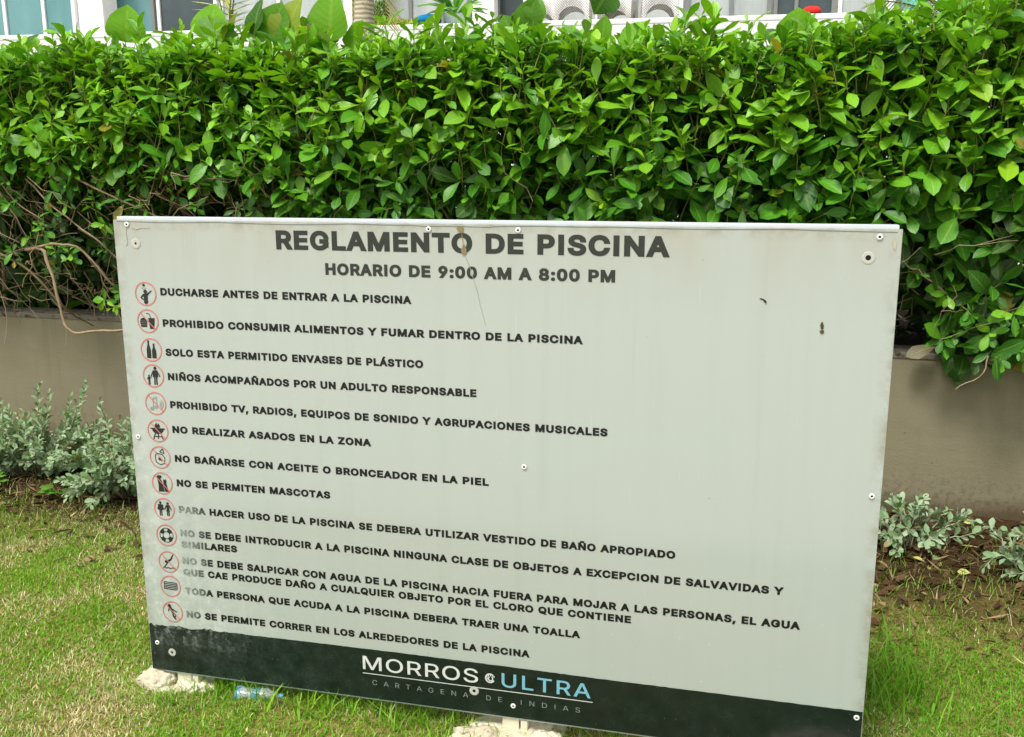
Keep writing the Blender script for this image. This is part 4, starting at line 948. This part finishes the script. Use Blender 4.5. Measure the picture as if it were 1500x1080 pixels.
blocks += [tuft(300, 1.93, .46, .07, .13, .04, .11), tuft(90, 2.2, .5, .18, .16, .04, .09), tuft(260, .27, .02, .1, .03, .03, .075), tuft(200, .5, .0, .15, .03, .03, .07),
           tuft(220, .75, .0, .14, .03, .03, .07), tuft(120, 1.3, .03, .15, .03, .03, .06), tuft(90, .02, -.03, .1, .03, .02, .05), tuft(120, 1.0, -.09, .14, .02, .02, .05), tuft(250, -.3, .5, .2, .3, .04, .06),
           tuft(900, -.06, -.05, .06, .035, .006, .022, 1.0), tuft(900, .95, -.10, .12, .03, .006, .022, 1.0), tuft(160, .1, -.075, .07, .012, .015, .04), tuft(160, 1.02, -.085, .1, .012, .012, .035)]
X, Y, ST, H = [np.concatenate([b[i] for b in blocks]) for i in range(4)]
N = len(X)
Z = np.array([ground_h(x, y) for x, y in zip(X, Y)]) - .002
an = rng.uniform(0, 6.283, N); lean = np.abs(rng.normal(.75, .45, N)); lean[H > .05] *= 1.0
wd = rng.uniform(.0007, .0017, N); wd[H > .05] *= 1.2; wd[rng.random(N) < .07] *= 1.9
dx, dy = np.cos(an), np.sin(an)
sxn, syn = -dy, dx
def pt(f, wf, lf):
    return np.stack([X + dx*H*lean*lf + sxn*wd*wf, Y + dy*H*lean*lf + syn*wd*wf, Z + H*f*np.cos(np.minimum(lean, 1.2)*.55)], 1)
V = np.stack([pt(0, -1, 0), pt(0, 1, 0), pt(.55, -.85, .35), pt(.55, .85, .35), pt(1, 0, 1)], 1).reshape(-1, 3)
b = (np.arange(N)*5)[:, None]
gr, gy, gs = np.array([.095, .31, .010]), np.array([.25, .44, .025]), np.array([.70, .63, .38])
tone = rng.random(N)*np.where(X > 1.6, .65, 1); dry = np.clip(.31 - .30*(X > 1.6) + ST*1.1 + rng.normal(0, .25, N), 0, 1)
col = gr*(1-tone[:, None]) + gy*tone[:, None]
isdry = (rng.random(N) < dry*.8)[:, None]
col = np.where(isdry, gs*rng.uniform(.55, 1.15, (N, 1)), col) * rng.uniform(.8, 1.2, (N, 1))
near = np.clip((Y - .55)/.6, 0, 1)[:, None]
col = col*(1-near*.35) + np.array([.16, .15, .05])*near*.35
V_me = mesh_np('grass', V, [b+np.array([[0, 1, 3, 2]]), b+np.array([[2, 3, 4]])], True, np.repeat(col, 5, 0))
o = obj('lawn_grass', V_me, M_GRASS); tag(o, 'short green and straw coloured lawn grass around the sign', 'grass', kind='stuff')
# dead leaves and straw on the bed
L = Leaves()
for i in range(7000):
    x = rng.uniform(-2.6, 3.3); y = min(1.86, rng.normal(1.38, .32))
    if y < .55 or y > WALL_Y(x)-.01: continue
    a = rng.uniform(0, 6.28); g = rng.random()
    c = [np.array([.065, .036, .018]), np.array([.13, .085, .04]), np.array([.26, .19, .09]), np.array([.04, .024, .014]), np.array([.085, .04, .022])][int(g*5)]*rng.uniform(.7, 1.2)
    if rng.random() < .02: c = np.array([.45, .42, .14])
    thin = rng.random() < .62
    ll = rng.uniform(.03, .09) if thin else rng.uniform(.018, .05)
    L.add((x, y, ground_h(x, y)+rng.uniform(.002, .018)), (math.cos(a), math.sin(a), rng.normal(0, .2)), (rng.normal(0, .5), rng.normal(0, .5), 1), ll, ll*(.05 if thin else rng.uniform(.2, .34)), rng.normal(0, .3), rng.uniform(0, .5), c)
o = L.build('leaf_litter', ELL, M_LITTER, None); tag(o, 'brown dead leaves and straw on the bed along the wall', 'leaf litter', kind='stuff')

# ------------------------------------------------------------------ broad leaved seedlings rising through the hedge
def broadleaf(label, Y, leaves):
    """leaves: (u, v) of the leaf base, direction on the picture plane, length, width, tilt, tone"""
    b = at(leaves[0][0], leaves[0][1], Y); base = np.array([b[0], Y, .615])
    t = thing('broadleaf_seedling', label, 'plant', base, 0, 'broad leaved seedlings growing through the hedge')
    L = Leaves(); T = Tubes(5)
    top = max((at(l[0], l[1], Y) for l in leaves), key=lambda p: p[2])
    main = wig((0, 0, 0), top-base-np.array([0, 0, .03]), 8, .008)
    T.add(main, .006, .003)
    for (u, v, dx, dz, ln, wd, tilt, tone) in leaves:
        p = at(u, v, Y + rng.normal(0, .02))-base
        q = main[np.argmin(np.linalg.norm(main[:-1]-p-np.array([0, 0, -.05]), axis=1))]
        T.add(wig(q, p, 4, .002), .0028, .002)
        d = np.array([dx, tilt*.6, dz]); n = np.array([0.1*rng.normal(), -.75, .65])
        c = {'b': np.array([.14, .36, .012]), 'd': np.array([.04, .14, .012]), 'y': np.array([.22, .30, .02]), 'm': np.array([.09, .25, .015])}[tone]*rng.uniform(.85, 1.15)
        n = n + rng.normal(0, .3, 3); L.add(p - np.array([0, 0, .012]), d + np.array([rng.normal(0, .15), 0, 0]), n, ln*rng.uniform(.85, 1.02), wd, rng.uniform(.0, .4), rng.uniform(.05, .4), c)
    L.build('leaves', ROUND, M_BROAD, t); T.build('stem', M_STEM, t)
broadleaf('single large round bright leaf on a thin stem above the hedge at far left', 1.9, [(184, 58, .25, 1, .17, .086, -.3, 'b'), (172, 70, -.2, 1, .09, .035, -.2, 'm'), (40, 74, .4, 1, .10, .045, -.2, 'd')])
broadleaf('cluster of big yellow-green leaves standing above the left half of the hedge', 1.95, [(345, 66, -1, .9, .24, .06, -.2, 'm'), (305, 56, .5, 1, .18, .09, -.2, 'b'), (335, 58, .2, 1, .15, .08, -.3, 'y'), (398, 56, .5, 1, .2, .085, -.3, 'm'), (418, 60, .2, 1, .21, .10, -.3, 'y'), (484, 56, .05, 1, .21, .105, -.2, 'b'),
    (392, 52, -.9, .6, .15, .05, -.3, 'm'), (512, 70, .5, 1, .14, .06, -.2, 'b'), (372, 46, .1, 1, .17, .06, .2, 'd'), (455, 70, -.6, .8, .15, .06, -.2, 'b'), (470, 66, .7, .6, .14, .045, -.2, 'm')])
broadleaf('ragged upright yellow-green leaf just right of the striped palm', 1.85, [(640, 76, .12, 1, .13, .06, -.1, 'b'), (622, 80, -.6, .8, .10, .05, -.1, 'm'), (652, 74, .7, .8, .08, .035, -.1, 'm')])
broadleaf('tall leafy seedling above the middle of the hedge', 1.9, [(757, 62, -.5, 1, .15, .07, -.2, 'm'), (768, 40, .6, .9, .14, .06, -.2, 'm'), (778, 62, .8, .6, .12, .05, -.3, 'd'), (744, 66, -1, .4, .11, .05, -.3, 'b'), (782, 26, .2, 1, .1, .05, -.2, 'm'), (760, 50, -.1, 1, .12, .04, -.3, 'd')])
broadleaf('dark pointed leaf over two bright round leaves in front of the wicker chairs', 1.9, [(888, -18, -.05, -.75, .10, .075, -.5, 'd'), (884, 66, .1, 1, .125, .06, -.3, 'b'), (922, 68, .5, .8, .12, .065, -.3, 'b'), (858, 72, -.7, .7, .10, .045, -.3, 'm')])
broadleaf('big round yellow-green leaf below the red cushion', 1.85, [(1168, 64, .15, 1, .16, .09, -.3, 'b'), (1200, 66, .9, .7, .13, .055, -.3, 'm'), (1150, 66, -.6, .8, .1, .04, -.3, 'd')])

# ------------------------------------------------------------------ palms
def frond(parent, pts, n, ll, wd, cols, up=(0, -.5, .8), ang=.9, hang=.3):
    P = np.array(pts, float); tt = np.linspace(0, 1, 24)
    idx = np.linspace(0, 1, len(P)); Q = np.stack([np.interp(tt, idx, P[:, i]) for i in range(3)], 1)
    for _ in range(6): Q[1:-1] = (Q[:-2]+2*Q[1:-1]+Q[2:])/4
    T = Tubes(5); T.add(Q, .007, .002); fr = T.build('frond', M_STEM, parent)
    L = Leaves()
    for i in range(n):
        f = .12+.88*i/(n-1); j = min(22, int(f*23)); p = Q[j]+(Q[j+1]-Q[j])*(f*23-j); a = nrm(Q[j+1]-Q[j])
        s = nrm(np.cross(a, np.array(up, float)))
        for sg in (-1, 1):
            d = a*math.cos(ang)+sg*s*math.sin(ang)+np.array([0, 0, -hang])
            l = ll*(.5+.5*math.sin(math.pi*min(1, f*.75+.2)))*rng.uniform(.85, 1.1)
            L.add(p, d, up, l, wd, rng.uniform(.05, .25), .3, cols[int(rng.integers(len(cols)))]*rng.uniform(.8, 1.2))
    L.build('leaflets', LANCE, M_PALM, fr)
pg = [np.array([.05, .17, .03]), np.array([.09, .23, .03]), np.array([.20, .22, .05])]
py = [np.array([.42, .42, .10]), np.array([.30, .38, .06]), np.array([.50, .42, .16])]
def palm(label, u, v, Y, fronds, cols, tr=.035, mat=None):
    b = at(u, v, Y); base = np.array([b[0], Y, 0.0])
    t = thing('palm_tree', label, 'palm', base)
    h = b[2]
    T = Tubes(10); T.add(wig((0, 0, -.1), (0, 0, h), 8, .004), tr*1.2, tr); T.build('trunk', mat or M_BARK, t)
    for (du, dv, sag, n, ll, wd) in fronds:
        e = at(u+du, v+dv, Y + rng.normal(0, .1))-base; s = np.array([0, 0, h-.02]); m = (s+e)/2+np.array([0, -.05, sag])
        frond(t, [s, s*.7+m*.3+np.array([0, 0, sag*.5]), m, m*.3+e*.7+np.array([0, 0, sag*.35]), e], n, ll, wd, cols)
palm('young palm with feathery green fronds behind the right end of the hedge', 1392, 42, 3.9, [(-118, -34, .07, 30, .15, .006), (-95, -52, .10, 26, .15, .006), (30, -110, .0, 26, .22, .007), (75, -80, .08, 22, .2, .007), (-40, -130, .05, 24, .2, .007), (110, -20, .12, 22, .18, .006)], pg)
M_STRIPE = NT('striped_trunk'); vv = M_STRIPE.coord(); wv = M_STRIPE.n('ShaderNodeTexWave', bands_direction='Z'); M_STRIPE.l(M_STRIPE.mapping(vv, (1, 1, 1)), wv.inputs['Vector'])
wv.inputs['Scale'].default_value = 9; wv.inputs['Distortion'].default_value = 2.5; wv.inputs['Detail'].default_value = 2
M_STRIPE.set(M_STRIPE.mix(wv.outputs['Fac'], srgb(150, 140, 110), srgb(216, 208, 184)), .85, .2)
palm('thick pale ringed palm trunk with yellowing fronds seen over the hedge', 527, -140, 5.6, [(40, 175, .25, 34, .3, .009), (-10, 160, .2, 24, .25, .008), (-130, 60, .3, 26, .4, .012), (150, 40, .3, 26, .4, .012), (20, -120, .2, 26, .4, .012), (-90, -90, .2, 26, .4, .012)], py, .085, M_STRIPE.m)
palm('slender palm with yellow stalks above the left half of the hedge', 338, 66, 3.4, [(8, -110, .0, 20, .2, .007), (-22, -120, .03, 20, .2, .007), (20, -130, .02, 20, .2, .007)], py[:2]+pg[1:], .022, M_STEM)

# ------------------------------------------------------------------ raised pool deck and building behind
M_WHITE_W = plain('white_render', (.86, .86, .86, 1), .7, .3, var=.04, scale=2)
DECK0, DECK1 = np.array([-7.44, 8.27]), np.array([3.15, 9.10])
da = math.atan2(DECK1[1]-DECK0[1], DECK1[0]-DECK0[0])
DZ = 2.95
dk = thing('deck_wall', 'long white retaining wall of the raised pool deck beyond the hedge', 'wall', (DECK0[0], DECK0[1], 0), da)
box_obj('wall', [((-14, 0, -.5), (26, .3, DZ-.06))], M_WHITE_W, dk)
box_obj('coping', [((-14, -.004, DZ-.06), (26, .4, DZ))], M_WHITE_W, dk, .01)
o = box_obj('pool_deck', [((-14, .4, -.5), (26, 30, DZ-.012))], plain('deck_tile', srgb(190, 186, 176), .7, .3, var=.1, scale=6)); o.location = (DECK0[0], DECK0[1], 0); o.rotation_euler = (0, 0, da); o['kind'] = 'structure'
ex, ey = Vector((math.cos(da), math.sin(da), 0)), Vector((-math.sin(da), math.cos(da), 0))
O2 = Vector((DECK0[0], DECK0[1], DZ))
def sdeck(u, back):
    """distance along the deck edge where picture column u crosses a line `back` metres behind it"""
    d = cam_ray(u, 30); o = Vector(M.translation); num = (O2 + ey*back - o).dot(ey); tt = num/d.dot(ey)
    return (o + d*tt - O2).dot(ex)
# building with glazing
k = NT('teal_glass'); v = k.coord()
k.set(k.mix(k.noise(k.mapping(v, (2, 1, .6)), 1.2, 4), srgb(58, 112, 114), srgb(120, 164, 166)), .08, .6); M_GLASS = k.m
k = NT('grey_glass'); v = k.coord()
k.set(k.mix(k.noise(k.mapping(v, (3, 1, .6)), 1.4, 5), srgb(128, 138, 138), srgb(200, 206, 204)), .12, .6); M_GGLASS = k.m
M_DARKG = plain('dark_glass', srgb(62, 74, 76), .1, .6, var=.5, scale=3)
M_FRAME = plain('white_frame', srgb(228, 230, 230), .4, .4, var=.04)
M_GREYF = plain('grey_frame', srgb(120, 124, 122), .5, .4, var=.1)
M_TURQ = plain('turquoise_glass', srgb(110, 205, 205), .15, .6, var=.08, scale=2)
BK = 3.0
bld = thing('poolside_building', 'white poolside building with teal glazing and pale columns beyond the deck', 'building', O2, da)
S0 = lambda u: sdeck(u, BK)
def bay(u0, u1, mat, mull=(), frame=M_FRAME, h=2.9, sill=.05):
    a, b2 = S0(u0), S0(u1)
    fr = box_obj('window', [((a, BK-.03, sill), (a+.05, BK+.05, h)), ((b2-.05, BK-.03, sill), (b2, BK+.05, h)), ((a+.05, BK-.03, sill), (b2-.05, BK+.05, sill+.06)), ((a+.05, BK-.03, h-.06), (b2-.05, BK+.05, h))] +
                 [((S0(m)-.025, BK-.028, sill+.06), (S0(m)+.025, BK+.048, h-.06)) for m in mull], frame, bld)
    box_obj('pane', [((a+.05, BK+.005, sill+.06), (b2-.05, BK+.02, h-.06))], mat, fr)
bay(-140, 112, M_GLASS, (-60, 9, 66)); bay(160, 228, M_GLASS, (), M_GREYF); bay(232, 320, M_DARKG, (), M_FRAME); bay(324, 500, M_GGLASS, (410,))
bay(552, 690, M_GGLASS, (602, 648), M_GREYF); bay(728, 782, M_DARKG, (), M_GREYF); bay(786, 1000, M_GGLASS, (875, 925), M_FRAME); bay(1004, 1128, M_GGLASS, (1070,), M_GREYF)
bay(1132, 1222, M_DARKG, (1165,), M_GREYF); bay(1226, 1294, M_GGLASS, (), M_FRAME); bay(1312, 1358, M_TURQ, (), M_GREYF); bay(1364, 1700, M_GLASS, (1440, 1530, 1610), M_FRAME)
L0, L1 = S0(-400), S0(1900)
box_obj('wall', [((L0, BK+.06, 0), (L1, BK+.3, 3.0)), ((L0, BK-.3, 3.0), (L1, BK+6, 3.5)), ((L0, BK+.3, 3.5), (L1, BK+.6, 9.0))], M_WHITE_W, bld)
for u0, u1 in ((116, 152), (504, 548), (692, 724), (1298, 1308)):
    a, b2 = sdeck(u0, BK-.5), sdeck(u1, BK-.5); wd = b2-a
    box_obj('column', [((a, BK-.5, -.01), (b2, BK-.5+max(.25, wd), 3.0))], M_WHITE_W, bld, .01)
# wicker chairs on the deck edge
k = NT('white_wicker'); v = k.coord()
ch = k.n('ShaderNodeTexChecker'); k.l(k.mapping(v, (1, 1, 1)), ch.inputs['Vector']); ch.inputs['Scale'].default_value = 70
k.set(k.mix(ch.outputs['Fac'], srgb(236, 234, 230), srgb(172, 170, 166)), .7, .3); k.bump(ch.outputs['Fac'], .6, .004); M_WICK = k.m
def wicker_chair(label, u, back, rz, width=.40):
    s = sdeck(u, back); p = O2 + ex*s + ey*back
    t = thing('wicker_chair', label, 'chair', p, da+rz, 'white wicker chairs on the pool deck')
    hw = width/2
    def side(a, b2, name):
        """woven skirt between two legs, cut to an arch at the bottom"""
        a, b2 = np.array(a), np.array(b2); V = []; F = []; n = 14; nn = np.cross(b2-a, UPV); nn = nn/np.linalg.norm(nn)*.012
        for i in range(n+1):
            q = i/n; p0 = a+(b2-a)*q; z = .05 + .15*max(0, 1-((q-.5)/.42)**2)**.6 if abs(q-.5) < .42 else .0
            for off in (nn, -nn): V += [(p0[0]+off[0], p0[1]+off[1], z), (p0[0]+off[0], p0[1]+off[1], .44)]
            if i:
                c, d = 4*(i-1), 4*i
                F += [[c, d, d+1, c+1], [c+3, d+3, d+2, c+2], [c, c+2, d+2, d], [c+1, d+1, d+3, c+3]]
        return obj(name, mesh_np(name, V, [np.array(F)], False), M_WICK, t)
    side((-hw, -hw, 0), (hw, -hw, 0), 'apron'); side((hw-.01, -hw+.02, 0), (hw-.01, hw-.02, 0), 'apron'); side((-hw+.01, hw-.02, 0), (-hw+.01, -hw+.02, 0), 'apron'); side((hw, hw, 0), (-hw, hw, 0), 'apron')
    box_obj('seat', [((-hw-.01, -hw-.01, .44), (hw+.01, hw+.01, .49))], M_WICK, t, .012)
    box_obj('backrest', [((-hw, hw-.05, .49), (hw, hw+.01, .98))], M_WICK, t, .02)
    for sg in (-1, 1): box_obj('armrest', [((sg*hw-.03, -hw, .64), (sg*hw+.03, hw-.05, .69)), ((sg*hw-.025, -hw+.005, .49), (sg*hw+.025, -hw+.05, .64))], M_WICK, t, .01)
wicker_chair('white wicker chair just behind the pale column', 792, .9, .1)
wicker_chair('white wicker chair with arched base left of the dark pointed leaf', 840, .55, 0)
wicker_chair('white wicker chair right of the dark pointed leaf', 905, .9, -.15)
wicker_chair('white wicker chair farthest right of the wicker row', 965, .55, .08)
# things standing about on the deck
def on_deck(u, back, z=0): return O2 + ex*sdeck(u, back) + ey*back + Vector((0, 0, z))
def cushion_mesh(rx, ry, rz):
    bm = bmesh.new(); bmesh.ops.create_uvsphere(bm, u_segments=24, v_segments=14, radius=1)
    for q in bm.verts:
        c = q.co; c.x = math.copysign(abs(c.x)**.6, c.x)*rx; c.y = math.copysign(abs(c.y)**.6, c.y)*ry; c.z = c.z*rz*(1+.12*noise.noise(c*6))
    me = bpy.data.meshes.new('cushion'); bm.to_mesh(me); bm.free()
    for p in me.polygons: p.use_smooth = True
    return me
M_RED = plain('red_fabric', srgb(196, 44, 34), .8, .2)
o = obj('cushion', cushion_mesh(.10, .10, .055), M_RED); o.location = on_deck(1188, .5, .09); tag(o, 'round red cushion on the low grey bench on the deck', 'cushion')
def bench(label, u0, u1, back, h):
    a, b2 = sdeck(u0, back), sdeck(u1, back); m = (a+b2)/2; hw = (b2-a)/2
    t = thing('low_bench', label, 'bench', O2+ex*m+ey*back, da, 'low benches on the pool deck')
    box_obj('seat', [((-hw, -.2, h-.05), (hw, .2, h))], M_GREYF, t, .006)
    for sx2 in (-1, 1): box_obj('leg', [((sx2*hw*.9-.03, -.18, 0), (sx2*hw*.9+.03, .18, h-.05))], M_GREYF, t)
bench('low grey bench under the red cushion', 1150, 1230, .5, .04)
bench('low grey bench under the blue towel', 575, 648, .9, .12)
o = obj('towel', cushion_mesh(.15, .12, .06), plain('blue_towel', srgb(30, 120, 170), .9, .1)); o.location = on_deck(628, .9, .175); tag(o, 'crumpled blue towel on the low grey bench on the deck', 'towel')
# potted banana plant and a low clipped box hedge on the deck
t = thing('potted_plant', 'potted plant with long drooping green leaves on the deck left of a column', 'plant', on_deck(668, 1.0), 0)
V, F = lathe([(.0, 0), (.12, 0), (.16, .22), (.17, .24), (.15, .24), (.14, .2), (.0, .2)], 20)
me = mesh_np('pot', [(a, -c, b) for a, b, c in V], [F]); obj('pot', me, plain('glazed_pot', srgb(190, 215, 215), .25, .5), t)
L = Leaves()
for i in range(26):
    a = rng.uniform(0, 6.28); L.add((0, 0, .24), (math.cos(a)*.8, math.sin(a)*.8, rng.uniform(.3, 1.2)), (0, 0, 1), rng.uniform(.3, .6), .05, .55, .2, np.array([.10, .30, .05])*rng.uniform(.6, 1.3))
L.build('leaves', OBOV, M_BROAD, t)
def small_bush(name, label, cat, u0, u1, back, h, cl):
    a, b2 = sdeck(u0, back), sdeck(u1, back); t = thing(name, label, cat, O2+ex*((a+b2)/2)+ey*back, da)
    L = Leaves(); hw = (b2-a)/2; n = int(2400*hw)+300
    for i in range(n):
        p = (rng.uniform(-hw, hw), rng.uniform(-.14, .14), h*rng.uniform(.05, 1)); L.add(p, rng.normal(0, 1, 3)+np.array([0, -.2, .6]), rng.normal(0, .5, 3)+np.array([0, -.3, 1]), rng.uniform(.03, .06), .012, .1, .2, cl*rng.uniform(.6, 1.3))
    L.build('foliage', ELL, M_SILVER, t); T = Tubes(4)
    for i in range(12): x = rng.uniform(-hw, hw)*.9; T.add([(x, 0, 0), (x+.02, 0, h*.5), (x, .02, h*.9)], .006, .003)
    T.build('stems', M_BARK, t)
small_bush('clipped_shrub', 'low yellow-green clipped shrub along the deck edge right of the striped palm', 'shrub', 548, 600, .25, .07, np.array([.30, .42, .05]))
small_bush('dark_shrub', 'dark green bushy shrub on the deck beside the striped palm', 'shrub', 546, 568, .7, .36, np.array([.06, .18, .03]))
